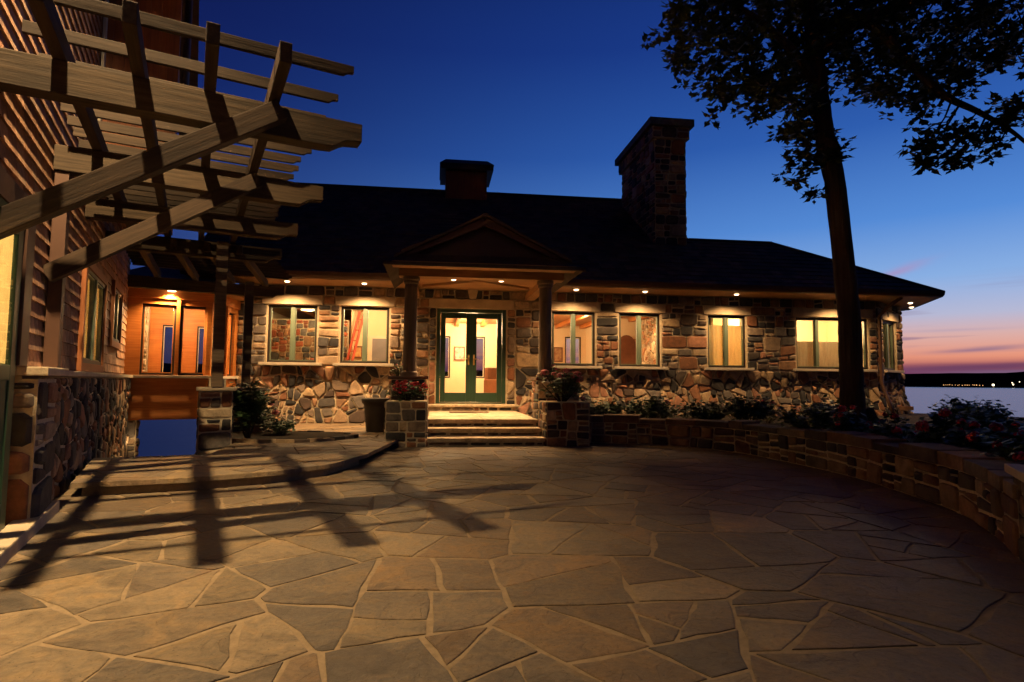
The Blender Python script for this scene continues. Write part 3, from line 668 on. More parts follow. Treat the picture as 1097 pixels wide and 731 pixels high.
m = MB(); m.tube([(10.25, -.75, WT), (10.2, -.35, 2.95), (10.16, -.13, 2.75), (10.16, -.13, 1.1), (10.16, -.30, .75), (10.16, -.5, .3)], [.045] * 6, 10)
m.build('downspout', M['fascia'], house, True)
# stone chimney, long side running back through the ridge
m = MB(); ch = [(4.86, 1.2), (5.72, 1.2), (5.72, 3.95), (4.86, 3.95)]
m.prism(ch, 4.2, 7.55, None, 1); loop_stones(m, random.Random(8), ch, 4.4, 7.55, h=.22, w=.36, bulge=(.015, .04), jz=.2)
c2 = [(4.78, 1.12), (5.80, 1.12), (5.80, 4.03), (4.78, 4.03)]; m.prism(c2, 7.55, 7.86, None, 1); loop_stones(m, random.Random(9), c2, 7.56, 7.86, h=.3, w=.4, bulge=(.01, .03), jz=.1)
m.prism([(4.68, 1.02), (5.9, 1.02), (5.9, 4.13), (4.68, 4.13)], 7.87, 8.06, (.15, .13, .11))
chim = m.build('chimney', [M['stone'], M['mortar']], roof)
m = MB(); m.prism([(-.62, 3.9), (.62, 3.9), (.62, 5.1), (-.62, 5.1)], 6.2, 7.35); m.build('roof_vent', M['redwood'], roof, bevel=.01)
m = MB(); m.prism([(-.78, 3.72), (.80, 3.72), (.80, 5.28), (-.78, 5.28)], 7.36, 7.52)
m.mesh([(-.80, 3.7, 7.52), (.82, 3.7, 7.52), (.82, 5.3, 7.52), (-.80, 5.3, 7.52), (-.62, 4, 7.74), (.64, 4, 7.74), (.64, 5, 7.74), (-.62, 5, 7.74)], [(0, 1, 5, 4), (1, 2, 6, 5), (2, 3, 7, 6), (3, 0, 4, 7), (4, 5, 6, 7), (3, 2, 1, 0)])
m.build('vent_cap', M['dark'], roof)
# recessed downlights
def downlight(u, w, z, e=40, aim=None, ang=150, par=house, blend=1.0):
    m = MB(); m.lathe([(.085, -.012), (.085, .0), (.055, .0), (.055, -.012)], 20, (0, 0)); o = m.build('recessed_light', M['brass'], par); o.location = (u, w, z)
    k = MB(); k.lathe([(.03, -.034), (.045, -.028), (.054, -.013)], 16); k.build('lens', M['lens'], o, True)
    lamp('SPOT', (u, w, z - .075), e, WARM, par, aim or (u, w, z - 1), .03, R(ang), blend, 'downlight_lamp')
for u, e in ((-3.98, 430), (-2.38, 470), (2.3, 230), (3.92, 270), (6.15, 230), (8.95, 260)): downlight(u, -.56, WT, e, (u, -.50, WT - 1), 142)
q = Tf @ Vector((.85, -.5, 0)); downlight(q.x, q.y, WT, 150, None, 142)
downlight(11.85, .75, WT, 12)
# ---- entrance porch
PW = -3.55
m = MB(); m.box(-1.5, 1.5, PW + .12, -.9, 3.06, 3.085); m.build('porch_ceiling', M['soffit'], house)
for s in (-1, 1): beam_part('porch_brace', (-1.1 * s, -2.7, 3.035), (1.1 * s, -1.1, 3.035 + .004 * s), .10, .05, M['soffit'], house)
m = MB(); m.box(-1.58, 1.58, PW + .0, PW + .24, 2.985, 3.06); m.build('porch_soffit', M['soffit'], house)
beam_part('porch_beam', (-1.5, -2.8, 2.99), (1.5, -2.8, 2.99), .26, .15, M['soffit'], house)
for s in (-1, 1): beam_part('porch_beam', (1.32 * s, -2.66, 3.0), (1.32 * s, -.02, 3.0), .22, .13, M['soffit'], house)
# pent skirt, rake boards, gable face and little gable roof
m = MB(); e = 1.72
m.mesh([(-e, PW - .08, 3.0), (e, PW - .08, 3.0), (1.40, PW + .42, 3.27), (-1.40, PW + .42, 3.27), (e, -.8, 3.0), (-e, -.8, 3.0), (1.4, -.8, 3.27), (-1.4, -.8, 3.27)], [(0, 1, 2, 3), (1, 4, 6, 2), (5, 0, 3, 7)], SLATE[1])
m.box(-e, e, PW - .10, PW - .06, 2.97, 3.03, SLATE[3])
gz, ga = 3.27, 3.98
for s in (-1, 1):
    vs = [(0, PW + .22, ga + .02), (1.56 * s, PW + .22, gz - .06), (1.56 * s, 1.0, gz - .06), (0, 1.0, ga + .02)]; m.mesh(vs + [(x, y, z - .05) for x, y, z in vs], [(0, 1, 2, 3), (4, 7, 6, 5), (0, 4, 5, 1), (1, 5, 6, 2)], SLATE[0])
m.build('porch_roof', M['slate'], house)
m = MB(); m.mesh([(-1.4, PW + .48, gz - .02), (1.4, PW + .48, gz - .02), (0, PW + .48, ga - .06)], [(0, 1, 2)]); m.build('gable_panel', M['dark'], house)
for s in (-1, 1): beam_part('rake_board', (0.0, PW + .34, ga - .10), (1.42 * s, PW + .34, gz - .02), .06, .15, M['fascia'], house)
for u, w in ((-.5, -1.95), (.44, -1.95)): downlight(u, w, 3.06, 620, None, 118)
for s in (-1.285, 1.17):      # timber columns on the piers
    m = MB(); m.lathe([(.15, 1.13), (.15, 1.2), (.125, 1.22), (.12, 1.6), (.112, 2.78), (.135, 2.8), (.135, 2.84), (.155, 2.86), (.155, 2.915)], 28); o = m.build('column', M['column'], house, True); o.location = (s, -2.8, 0)
    md = o.modifiers.new('e', 'EDGE_SPLIT'); md.split_angle = R(40)
# ---- rooms behind the glass
m = MB(); m.box(-5.6, 5.6, .31, 6.19, 2.98, 3.02); 
ce = m.build('ceiling', M['soffit'], house)
for k in range(12): beam_part('ceiling_beam', (-4.4 + k * .85, .35, 2.92), (-4.4 + k * .85, 6.15, 2.92), .12, .12, M['bay'], house)
m = MB(); m.box(-1.80, -1.68, 2.6, 6.2, .5, 2.97); m.box(-3.05, -2.98, 2.4, 6.2, .5, 2.97); m.build('partition', M['cream'], house)
for z_ in ((5.9, 11.3),):
    m = MB(); m.box(5.9, 11.0, 2.9, 3.0, .5, 3.1); m.box(7.3, 7.4, .3, 2.9, .5, 3.1); m.box(5.92, 5.98, .3, 2.9, .5, 3.1); m.box(10.9, 11.0, .9, 2.9, .5, 3.1); m.build('partition', M['cream'], house)
# stone chimney breast seen through the left-hand window, and another at the right-hand end of the hall
m = MB(); m.box(-5.4, -3.1, 2.3, 2.6, .5, 2.62, None, 1); stones(m, random.Random(41), (-5.38, -3.12, .6, 2.6), lambda s, z, o: (s, 2.3 - o, z), h=.15, w=.2, gap=.006, jz=.2, pal=[(.30, .08, .035), (.22, .12, .06), (.18, .06, .03), (.10, .09, .08), (.36, .22, .12), (.05, .045, .04)]); m.build('chimney_breast', [M['stone'], M['mortar']], house)
m = MB(); m.box(5.2, 5.6, .9, 3.4, .5, 2.97, None, 1); stones(m, random.Random(42), (0, 2.2, .6, 2.95), lambda s, z, o: (5.2 - o, .95 + s, z), h=.15, w=.22, gap=.008, pal=[(.45, .3, .16), (.5, .38, .24), (.3, .2, .12), (.4, .2, .1)]); stones(m, random.Random(43), (5.2, 5.6, .6, 2.95), lambda s, z, o: (s, .9 - o, z), h=.18, w=.2); m.build('chimney_breast', [M['stone'], M['mortar']], house)
# inside doors
def inner_door(u, w, wd, h, mat, arched=False):
    m = MB(); m.box(u - wd / 2 - .08, u + wd / 2 + .08, w - .05, w, .5, .5 + h + (.0 if arched else .08)); o = m.build('inner_door_frame', M['white'] if not arched else M['soffit'], house)
    m = MB()
    if arched: m.mesh([(u + x, w - d, z) for d in (.10, .06) for x, z in [(-wd / 2, .5), (wd / 2, .5)] + [(wd / 2 * math.cos(t), .5 + h - wd / 2 + wd / 2 * 1.35 * math.sin(t)) for t in [math.pi * k / 12 for k in range(13)]]], [tuple(range(15)), tuple(range(29, 14, -1))] + [(i, (i + 1) % 15, 15 + (i + 1) % 15, 15 + i) for i in range(15)])
    else: m.box(u - wd / 2, u + wd / 2, w - .10, w - .06, .5, .5 + h)
    m.build('inner_door', M[mat], o)
inner_door(-2.22, 2.58, .56, 1.66, 'greydoor'); inner_door(4.78, 3.45, .62, 1.85, 'leather', True)
m = MB(); m.box(4.3, 5.4, 3.5, 3.6, .5, 2.97); m.box(4.28, 4.36, 3.6, 6.2, .5, 2.97); m.box(-3.0, -1.80, 2.6, 2.7, .5, 2.97); m.build('partition', M['drape'], house).data.materials[0] = M['cream']
m = MB(); m.box(.96, 1.08, 3.5, 3.62, .5, 2.96); m.build('timber_post', M['bay'], house, bevel=.01)
# blinds
def blind(u0, u1, z0, z1, mat, T=I4, name='blind', par=None, dep=.2):
    m = MB(); n = max(4, int((u1 - u0) / .05))
    vs = [(u0 + (u1 - u0) * i / n, dep + .012 * (i % 2), z) for z in (z0, z1) for i in range(n + 1)]
    m.mesh([T @ Vector(v) for v in vs], [(i, i + 1, n + 2 + i, n + 1 + i) for i in range(n)]); o = m.build(name, M[mat], par or house, fix=False)
    s = o.modifiers.new('t', 'SOLIDIFY'); s.thickness = .006
def mat_cloth(name, c, tl):
    m = bpy.data.materials.new(name); m.use_nodes = True; t = m.node_tree; b = t.nodes['Principled BSDF']; o = t.nodes['Material Output']
    v = objco(t); n = noise(t, 60, 3, scaled(t, v, (1, 1, .2))); cc = ramp(t, n, [(.3, tuple(x * .85 for x in c)), (.7, c)]); L(t, cc, b.inputs['Base Color']); b.inputs['Roughness'].default_value = .9
    tr = N(t, 'ShaderNodeBsdfTranslucent'); L(t, cc, tr.inputs[0]); mx = N(t, 'ShaderNodeMixShader'); mx.inputs[0].default_value = tl; L(t, b.outputs[0], mx.inputs[1]); L(t, tr.outputs[0], mx.inputs[2]); L(t, mx.outputs[0], o.inputs[0]); return m
M['blind'] = mat_cloth('linen_blind_cloth', (.72, .60, .36), .6); M['drape'] = mat_cloth('grey_drape_cloth', (.40, .34, .25), .55)
blind(5.72, 6.66, 1.46, 2.48, 'blind'); blind(8.02, 9.93, 1.46, 2.12, 'drape'); blind(FW[0], FW[1], 1.46, 2.66, 'drape', Tf)
# interior lamps
INT = (1.0, .64, .31)
lamp('POINT', (0, 2.6, 2.55), 420, INT, house, size=.25, name='hall_lamp'); lamp('POINT', (0.3, 5.0, 2.5), 260, INT, house, size=.25, name='hall_lamp')
lamp('POINT', (-3.9, 1.3, 2.75), 90, (1, .68, .32), house, size=.12, name='kitchen_lamp'); lamp('POINT', (-2.35, 1.3, 2.75), 130, INT, house, size=.15, name='kitchen_lamp')
lamp('POINT', (3.3, 2.6, 2.6), 80, INT, house, size=.15, name='hall_lamp'); lamp('SPOT', (4.75, 1.5, 2.9), 170, INT, house, (5.2, 1.9, 1.4), .05, R(100), .6, 'hall_lamp')
lamp('POINT', (6.6, 1.5, 2.7), 300, INT, house, size=.15, name='bedroom_lamp'); lamp('POINT', (10.3, 1.1, 2.6), 110, INT, house, size=.12, name='bedroom_lamp'); lamp('POINT', (8.9, 1.4, 2.75), 400, INT, house, size=.15, name='bedroom_lamp')
m = MB(); m.lathe([(.16, 2.72), (.13, 2.92), (.03, 2.95)], 20); o = m.build('pendant_shade', mat_emit('lamp_shade_glow', (1, .78, .42), 3.0), house, True); o.location = (-3.9, 1.15, 0)

# ================================================================== TIMBER WING
wing = thing('timber_wing', 'tall cedar shingled wing on a rough stone base at the left of the courtyard', 'house wing', WO, PH)
SB = -.10; rng = random.Random(17); WTOP = 6.4
WH = [(2.15, 3.75, 1.22, 2.30), (4.75, 5.75, 1.62, 2.42), (-2.4, -.86, .06, 2.10)]
m = MB()
for r in rects(-4.2, 7.25, -2.5, WTOP, WH): m.box(SB - .25, SB, r[0], r[1], r[2], r[3], (.2, .1, .05))
m.box(-6, SB - .0, 7.0, 7.25, -2.5, WTOP, (.2, .1, .05)); m.box(-6, SB, -4.2, -4.0, -.5, WTOP, (.2, .1, .05)); m.box(-6.2, -6, -4.2, 7.25, -2.5, WTOP, (.2, .1, .05))
CED = [(.31, .155, .078), (.27, .13, .068), (.35, .185, .10), (.23, .11, .058), (.32, .185, .11)]
z = 1.14; ex = .128
while z < WTOP:
    y = -4.2 - rng.uniform(0, .2)
    while y < 7.25:
        wd = rng.uniform(.11, .24); y0 = max(y, -4.2); y1 = min(y + wd - .006, 7.25)
        segs = [(y0, y1)]
        for h in WH:
            if z + ex > h[2] - .1 and z < h[3] + .1:
                segs = [s2 for s in segs for s2 in ((s[0], min(s[1], h[0] - .1)), (max(s[0], h[1] + .1), s[1])) if s2[1] - s2[0] > .01]
        for a, b in segs:
            e = rng.uniform(.0235, .0248); dz_ = rng.uniform(-.001, .001); zz = z + dz_; zt = z + ex + .02; c = pick(rng, CED, .22)
            m.mesh([(SB + e, a, zz), (SB + e, b, zz), (SB + .004, b, zt), (SB + .004, a, zt), (SB, a, zz), (SB, b, zz), (SB, b, zt), (SB, a, zt)], [(0, 1, 2, 3), (4, 5, 1, 0), (0, 3, 7, 4), (1, 5, 6, 2)], c)
        y += wd
    z += ex
m.build('shingle_wall', M['cedar'], wing)
# stone base and its cap
m = MB(); m.box(-.28, -.0, -.62, 7.3, -2.5, 1.06, None, 1)
stones(m, rng, (-.05, 7.3, -.4, 1.06), lambda s, z, o: (o, s, z), h=.17, w=.27, gap=.010, jz=.3, bulge=(.015, .04)); stones(m, rng, (-.28, .02, -.6, 1.06), lambda s, z, o: (s, 7.3 + o, z), h=.22, w=.25, jz=.3)
m.box(-.28, .09, -.62, -.0, -.1, 1.04, None, 1); loop_stones(m, rng, [(-.28, -.62), (.09, -.62), (.09, 0), (-.28, 0)], .02, 1.03, h=.24, w=.34, jz=.15, bulge=(.015, .035))
m.build('stone_base', [M['stone'], M['mortar']], wing)
m = MB(); m.box(-.12, .07, .12, 7.36, 1.062, 1.115); m.box(-.12, .15, -.66, .11, 1.062, 1.125); m.build('base_cap', M['lintel'], wing, bevel=.01)
Tw = Matrix.Translation((SB + .095, 0, 0)) @ Matrix(((0, -1, 0), (1, 0, 0), (0, 0, 1))).to_4x4()    # x along a, y into wall
for a, b, c, d in WH[:2]:
    w_ = window(wing, Tw, a, b, c, d, [(a + b) / 2], 'sage', sill=False)
    k = MB(); t_ = .095
    for q in ((a - t_, a, c - t_, d + t_), (b, b + t_, c - t_, d + t_), (a, b, d, d + t_), (a, b, c - t_, c)): k.box(q[0] + .001, q[1] - .001, .03, .11, q[2], q[3], T=Tw)
    k.build('trim', M['redwood'], w_, bevel=.006)
a, b, c, d = WH[2]; m = MB(); f = .13
Td = Matrix.Translation((.0, 0, 0)) @ Matrix(((0, -1, 0), (1, 0, 0), (0, 0, 1))).to_4x4()
for q in ((a, a + f, c, d), (b - f, b, c, d), (a + f, b - f, d - f, d), (a + f, b - f, c, c + .2), (a + f, b - f, 1.03, 1.13)): m.box(q[0], q[1], -.012, .05, q[2], q[3], T=Td)
gd = m.build('glazed_door', M['green'], wing, bevel=.008)
m = MB(); m.box(a + f, b - f, -.004, .002, 1.13, d - f, T=Td); m.build('pane', M['glass'], gd)
m = MB(); m.box(a + f, b - f, .0, .04, c + .2, 1.03, T=Td); m.build('lower_panel', M['green'], gd, bevel=.004)
m = MB(); m.box(b + .004, b + .21, -.03, .2, 1.13, d + .16, T=Td); m.build('door_trim', M['fascia'], wing, bevel=.006)
m = MB(); m.box(a - .12, b + .002, -.02, .3, d + .003, d + .16, T=Td); m.build('door_header', M['fascia'], wing)
m = MB(); m.box(.0, .15, -2.2, .06, -.02, .085); m.build('doorstep', M['lintel'], wing, bevel=.012)
for a, b, c, d in WH[:2]: blind(a - .1, b + .1, c - .02, d + .05, 'blind', Tw, 'curtain', wing, .103)
# lit rooms of the wing
m = MB(); m.box(-3.6, -3.5, -4, 7, -.02, 3); m.box(-3.5, -.36, -4, -3.9, 0, 3); m.box(-3.5, -.36, .6, .7, 0, 3); m.box(-3.5, -.36, -4, 7, 2.8, 2.9); m.box(-3.5, -.36, -4, 7, -.05, .03); m.box(-1.6, -1.5, 1.0, 7, .5, 2.8); m.build('inner_wall', M['cream'], wing)
m = MB(); n = 26; ya, yb = -2.26, -.993
m.mesh([(-.014 + .005 * (i % 2), ya + (yb - ya) * i / n, z) for z in (1.135, 1.965) for i in range(n + 1)], [(i, i + 1, n + 2 + i, n + 1 + i) for i in range(n)]); o = m.build('curtain', M['blind'], wing, fix=False)
lamp('POINT', (-1.9, -1.6, 2.2), 420, (1, .74, .32), wing, size=.2, name='room_lamp'); lamp('POINT', (-.75, 3.4, 2.0), 300, INT, wing, size=.1, name='room_lamp'); lamp('POINT', (-.75, 5.4, 2.2), 160, INT, wing, size=.1, name='room_lamp')
# projecting upper bay in red boards, trim, wing roof
m = MB(); y = .0
for i in range(6): m.box(SB + .005 + i * .123, SB + .122 + i * .123, 2.55, 2.58, 3.55, WTOP)
m.box(SB + .01, .62, 2.585, 6.0, 3.56, WTOP - .01); m.build('upper_bay', M['redwood'], wing)
m = MB(); m.box(.60, .72, 2.52, 2.64, 3.5, WTOP); m.build('corner_board', M['redwood'], wing); 
m = MB(); m.tube([(.80, 2.50, 3.45), (.80, 2.50, WTOP)], [.045, .045], 10); m.build('downspout', M['dark'], wing, True)
m = MB(); m.box(SB + .03, SB + .06, 2.42, 2.54, 3.6, WTOP); m.build('corner_board', M['white'], wing)
m = MB(); m.mesh([(.9, -4.6, WTOP), (.9, 7.7, WTOP), (-3, 7.7, WTOP + 2.6), (-3, -4.6, WTOP + 2.6), (-6.9, -4.6, WTOP), (-6.9, 7.7, WTOP)], [(0, 1, 2, 3), (3, 2, 5, 4), (0, 3, 4), (1, 5, 2), (0, 4, 5, 1)], SLATE[0]); m.build('roof', M['slate'], wing)
# the floodlight that lights the courtyard
FL = Vector((.14, -1.95, 6.05))
m = MB(); m.box(SB + .0, SB + .05, FL.y - .08, FL.y + .08, 6.0, 6.25); m.tube([(SB + .05, FL.y, 6.17), (FL.x - .02, FL.y, 6.17)], [.02, .02], 8); m.lathe([(.03, 6.19), (.09, 6.12), (.10, 6.08)], 16, (FL.x, FL.y)); m.build('flood_lamp', M['dark'], wing)
FLOOD = lamp('SPOT', FL, 4300, (1.0, .70, .36), wing, FL + Vector((-.45, .20, -1)), .042, R(137), 1.0, 'flood_light')

# ================================================================== TIMBER LINK between wing and house
link = thing('timber_link', 'varnished orange wood window bay bridging the gap between shingled wing and stone house', 'window bay', WO, PH)
hc = hw(-5.13, .0) - WO; hb, ha = hc.dot(B), hc.dot(A)
LP = [Vector((-.12, 7.12, 0)), Vector((1.32, 7.12, 0)), Vector((hb + .02, ha + .02, 0))]
m = MB()
for (p, q), hs in (((LP[0], LP[1]), [(.27, .83), (.90, 1.36)]), ((LP[1], LP[2]), [(.06, .62), (.7, 1.12)])):
    d = (q - p); ln = d.length; d.normalize(); n_ = Vector((d.y, -d.x, 0)); T = Matrix.Translation(p) @ Matrix((d, -n_, Vector((0, 0, 1)))).transposed().to_4x4()
    for r in rects(0, ln, .28, 2.75, [(h0, h1, 1.12, 2.46) for h0, h1 in hs]): m.box(r[0], r[1], 0, .14, r[2], r[3], T=T)
    for k in range(6): m.box(-.006, ln + .006, -.012, .0, .29 + k * .128, .29 + k * .128 + .122, T=T)
    for h0, h1 in hs: window(link, T, h0, h1, 1.12, 2.46, [], 'bay', .035, False)
    for (h0, h1), (g0, g1) in zip(hs, hs[1:]): k = MB(); k.box(h1 + .004, g0 - .004, -.05, -.013, 1.118, 2.555, T=T); k.build('post', M['bay'], link, bevel=.008)
    k = MB(); k.box(-.02, ln + .02, -.07, .0, 1.06, 1.115, T=T); k.build('sill', M['sillm'], link, bevel=.008)
    k = MB(); k.box(-.02, ln + .02, -.05, -.0, 2.56, 2.75, T=T); k.build('header', M['bay'], link, bevel=.01)
m.build('wall', M['bay'], link)
m = MB(); plan = [(p.x, p.y) for p in LP] + [(LP[2].x - .3, 9.6), (-.12, 9.6)]
m.prism([(p[0], p[1] + .15) for p in plan], .285, .33); m.build('floor', M['bay'], link)
m = MB(); m.prism([(-.4, 6.85), (1.5, 6.85), (hb + .3, ha - .1), (hb + .3, 9.8), (-.4, 9.8)], 2.76, 2.84); m.build('ceiling', M['soffit'], link)
m = MB(); m.mesh([(-.5, 6.75, 2.85), (1.6, 6.75, 2.85), (hb + .5, ha - .2, 2.85), (hb + .5, 9.9, 2.85), (-.5, 9.9, 2.85), (.2, 9.4, 3.6), (1.5, 9.4, 3.6)], [(0, 1, 6, 5), (1, 2, 3, 6), (3, 4, 5, 6), (4, 0, 5), (4, 3, 2, 1, 0)], SLATE[0]); m.build('roof', M['slate'], link)
# far side of the link: posts and lake windows
m = MB()
for r in rects(-.12, hb, .33, 2.75, [(.40, .72, .75, 2.25), (1.08, 1.44, .75, 2.25), (1.58, 1.86, .75, 2.25)]): m.box(r[0], r[1], 9.3, 9.42, r[2], r[3])
m.build('far_wall', M['bay'], link)
for h in ((.40, .72), (1.08, 1.44), (1.58, 1.86)): window(link, Matrix.Translation((0, 9.3, 0)), *h, .75, 2.25, [], 'white', .03, False, name='lake_window')
m = MB(); m.box(-.12, .16, 8.9, 9.25, .33, 2.7, None, 1); stones(m, random.Random(3), (-.10, .16, .4, 2.7), lambda s, z, o: (s, 8.9 - o, z), h=.14, w=.14, pal=[(.45, .36, .24), (.5, .42, .3), (.4, .3, .2)]); stones(m, random.Random(5), (7.5, 9.0, .4, 2.7), lambda s, z, o: (-.10 + o, s, z), h=.18, w=.25); m.build('stone_jamb', [M['stone'], M['mortar']], link)
m = MB(); m.box(-.05, .14, 7.3, 7.6, -2.6, .28, None, 1); loop_stones(m, random.Random(4), [(-.05, 7.3), (.14, 7.3), (.14, 7.6), (-.05, 7.6)], -1.2, .27, h=.2, w=.2); m.build('support_pier', [M['stone'], M['mortar']], link)
m = MB(); m.lathe([(.07, 2.70), (.07, 2.757)], 16, (.62, 6.98)); m.build('recessed_light', M['lens'], link)
lamp('SPOT', (.60, 6.98, 2.68), 240, (1, .62, .26), link, (.60, 7.0, 1.5), .03, R(135), .7, 'bay_lamp'); lamp('POINT', (.75, 8.0, 2.5), 150, INT, link, size=.1, name='bay_lamp')
lamp('POINT', (.12, 7.05, -.1), 2.5, INT, link, size=.05, name='bay_lamp')

# ================================================================== PERGOLA
perg = thing('pergola', 'weathered timber pergola of beams, rafters and slats braced off the shingled wing', 'pergola', WO, PH)
Z0, Z1, Z2 = 2.82, 3.04, 3.175
for a, e in ((-1.25, 2.12), (.42, 2.14), (2.08, 2.14), (3.75, 2.16)):
    beam_part('beam', (SB + .02, a, (Z0 + Z1) / 2), (e, a, (Z0 + Z1) / 2), .14, Z1 - Z0, M['beam'], perg, cut=.30)
for a in (-1.25, .42):
    beam_part('brace', (SB + .03, a - .13, 1.90), (1.52, a - .13, 2.985), .11, .138, M['brace'], perg)
    if a > 0: beam_part('wall_post', (SB + .08, a + .02, 1.13), (SB + .08, a + .02, Z0 - .003), .14, .10, M['fascia'], perg, Vector((1, 0, 0)))
RB = (.22, .64, 1.06, 1.47)
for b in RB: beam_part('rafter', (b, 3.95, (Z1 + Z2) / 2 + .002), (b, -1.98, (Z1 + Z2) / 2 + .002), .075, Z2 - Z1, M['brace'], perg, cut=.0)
# inner bay: rafters fan round towards the house
for b, b2 in ((.3, .42), (.72, 1.02), (1.14, 1.62), (1.56, 2.2)):
    beam_part('rafter', (b, 3.62, (Z1 + Z2) / 2 - .16), (b2, 6.35, (Z1 + Z2) / 2 - .22), .08, .13, M['beam'], perg)
beam_part('beam', (.0, 6.0, 2.70), (2.5, 6.15, 2.70), .14, .2, M['beam'], perg, cut=.25)
a = -1.72; k = 0; rr = random.Random(2)
SLA = [-1.72, -1.27, -.85, -.45, -.06, .22, .5, .78] + [1.02 + i * .24 for i in range(12)] + [3.92 + i * .26 for i in range(9)]
for a in SLA:
    e = 1.92 + rr.uniform(-.03, .03) + max(0, a - 3.7) * .32; z_ = Z2 + .045 - (.20 if a > 3.9 else 0)
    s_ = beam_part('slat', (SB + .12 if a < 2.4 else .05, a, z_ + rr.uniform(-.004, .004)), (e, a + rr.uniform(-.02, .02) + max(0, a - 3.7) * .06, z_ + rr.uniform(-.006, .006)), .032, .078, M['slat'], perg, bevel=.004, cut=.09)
def stone_pier(name, label, cat, loc, rz, pw, pd, z0, z1, cap=True, seed=1, capm='lintel', **kw):
    t = thing(name, label, cat, (loc[0], loc[1], 0), rz); m = MB(); p = [(-pw / 2, -pd / 2), (pw / 2, -pd / 2), (pw / 2, pd / 2), (-pw / 2, pd / 2)]
    q = [(x * .97, y * .97) for x, y in p]; m.prism(q, z0, z1, None, 1); loop_stones(m, random.Random(seed), q, z0, z1, **{**dict(h=.16, w=.24, gap=.009, jz=.25, bulge=(.012, .03), round_=.1), **kw}); m.build('shaft', [M['stone'], M['mortar']], t)
    if cap: k = MB(); k.box(-pw / 2 - .035, pw / 2 + .035, -pd / 2 - .035, pd / 2 + .035, z1 + .002, z1 + .055); k.build('cap', M[capm], t, bevel=.01)
    return t
q1 = wg(1.34, 3.82); stone_pier('stone_pier', 'square stone pier carrying the nearer dark pergola post beside the blue gap', 'pier', q1, PH, .44, .44, -.6, .88, seed=31)
q2 = wg(1.86, 5.35); stone_pier('stone_pier', 'second stone pier further back, mostly hidden behind the climbing shrub', 'pier', q2, PH, .5, .46, -.3, .86, seed=32)
beam_part('post', (1.34, 3.62, .94), (1.34, 3.62, Z1 - .005), .15, .15, M['post'], perg, Vector((1, 0, 0)))
m = MB(); m.box(1.24, 1.46, 3.62, 3.84, .938, 1.06); m.build('post_base', M['lintel'], perg, bevel=.01)
beam_part('post', (1.84, 5.35, .92), (1.84, 5.35, 2.74), .14, .14, M['post'], perg, Vector((1, 0, 0)))

# ================================================================== ENTRANCE STEPS, PIERS, CURVED WALL
steps = thing('entrance_steps', 'broad stone entrance steps with pale slab treads leading up to the green front door', 'steps', HO, TH)
rng = random.Random(23); fw = [-3.88, -3.52, -3.16]; L0, L1 = -.93, .96
for i, (w0, z1) in enumerate(zip(fw, (.13, .26, .39))):
    zb = z1 - .13; wend = fw[i + 1] + .12 if i < 2 else -.38
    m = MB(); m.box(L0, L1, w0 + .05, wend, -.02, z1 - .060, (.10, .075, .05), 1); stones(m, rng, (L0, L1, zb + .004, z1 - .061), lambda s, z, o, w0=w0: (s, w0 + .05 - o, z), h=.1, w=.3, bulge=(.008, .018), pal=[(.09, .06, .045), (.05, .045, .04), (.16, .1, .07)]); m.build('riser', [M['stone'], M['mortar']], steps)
    m = MB(); n = 2 if i < 2 else 5
    e0 = L0 - .01
    for k in range(2):
        x0_, x1_ = L0 + (L1 - L0) * k / 2 + (.003 if k else -.01), L0 + (L1 - L0) * (k + 1) / 2 - (.003 if k < 1 else -.02)
        if i < 2: m.box(x0_, x1_, w0, wend - .13, z1 - .058, z1 + rng.uniform(0, .004), pick(rng, [(.42, .33, .22), (.38, .30, .20)], .1))
        else:
            for j in range(3):
                d0, d1 = w0 + (wend - w0) * j / 3, w0 + (wend - w0) * (j + 1) / 3 - .006; m.box(x0_, x1_, d0, d1, z1 - .058, z1 + rng.uniform(0, .004), pick(rng, [(.42, .33, .22), (.38, .30, .20)], .1))
    m.build('tread' if i < 2 else 'landing', M['slab'], steps, bevel=.008)
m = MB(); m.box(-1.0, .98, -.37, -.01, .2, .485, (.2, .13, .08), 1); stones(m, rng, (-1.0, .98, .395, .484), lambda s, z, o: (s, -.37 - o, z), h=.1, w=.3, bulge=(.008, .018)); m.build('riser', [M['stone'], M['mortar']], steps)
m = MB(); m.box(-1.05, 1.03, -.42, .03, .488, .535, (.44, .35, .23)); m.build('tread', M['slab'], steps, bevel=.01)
m = MB(); m.box(-.52, .30, -1.15, -.55, .396, .41, T=None)
mat_ = m.build('doormat', mat_plain('coir_mat', (.16, .11, .06), .95, 0, .3, 60, .8), bevel=.006); tag(mat_, 'flat tan doormat on the landing before the green double door', 'doormat'); mat_.matrix_world = Matrix.Translation(HO) @ Matrix.Rotation(TH, 4, 'Z')
# piers either side of the steps
pc = lambda u, w: hw(u, w)
stone_pier('porch_pier', 'stone pier under the left porch column beside the dark pot', 'pier', pc(-1.29, -2.78), TH, .62, .62, -.02, 1.075, seed=51, capm='stone' if 0 else 'fascia')
stone_pier('porch_pier', 'stone pier under the right porch column beside the steps', 'pier', pc(1.36, -2.78), TH, .74, .62, -.02, 1.075, seed=52, capm='fascia')
stone_pier('planter_pier', 'low square stone planter left of the steps topped with red flowers', 'planter', pc(-1.28, -3.55), TH, .66, .72, -.02, .72, seed=53, cap=False)
stone_pier('planter_pier', 'low square stone planter right of the steps overflowing with flowers', 'planter', pc(1.36, -3.55), TH, .74, .72, -.02, .72, seed=54, cap=False)
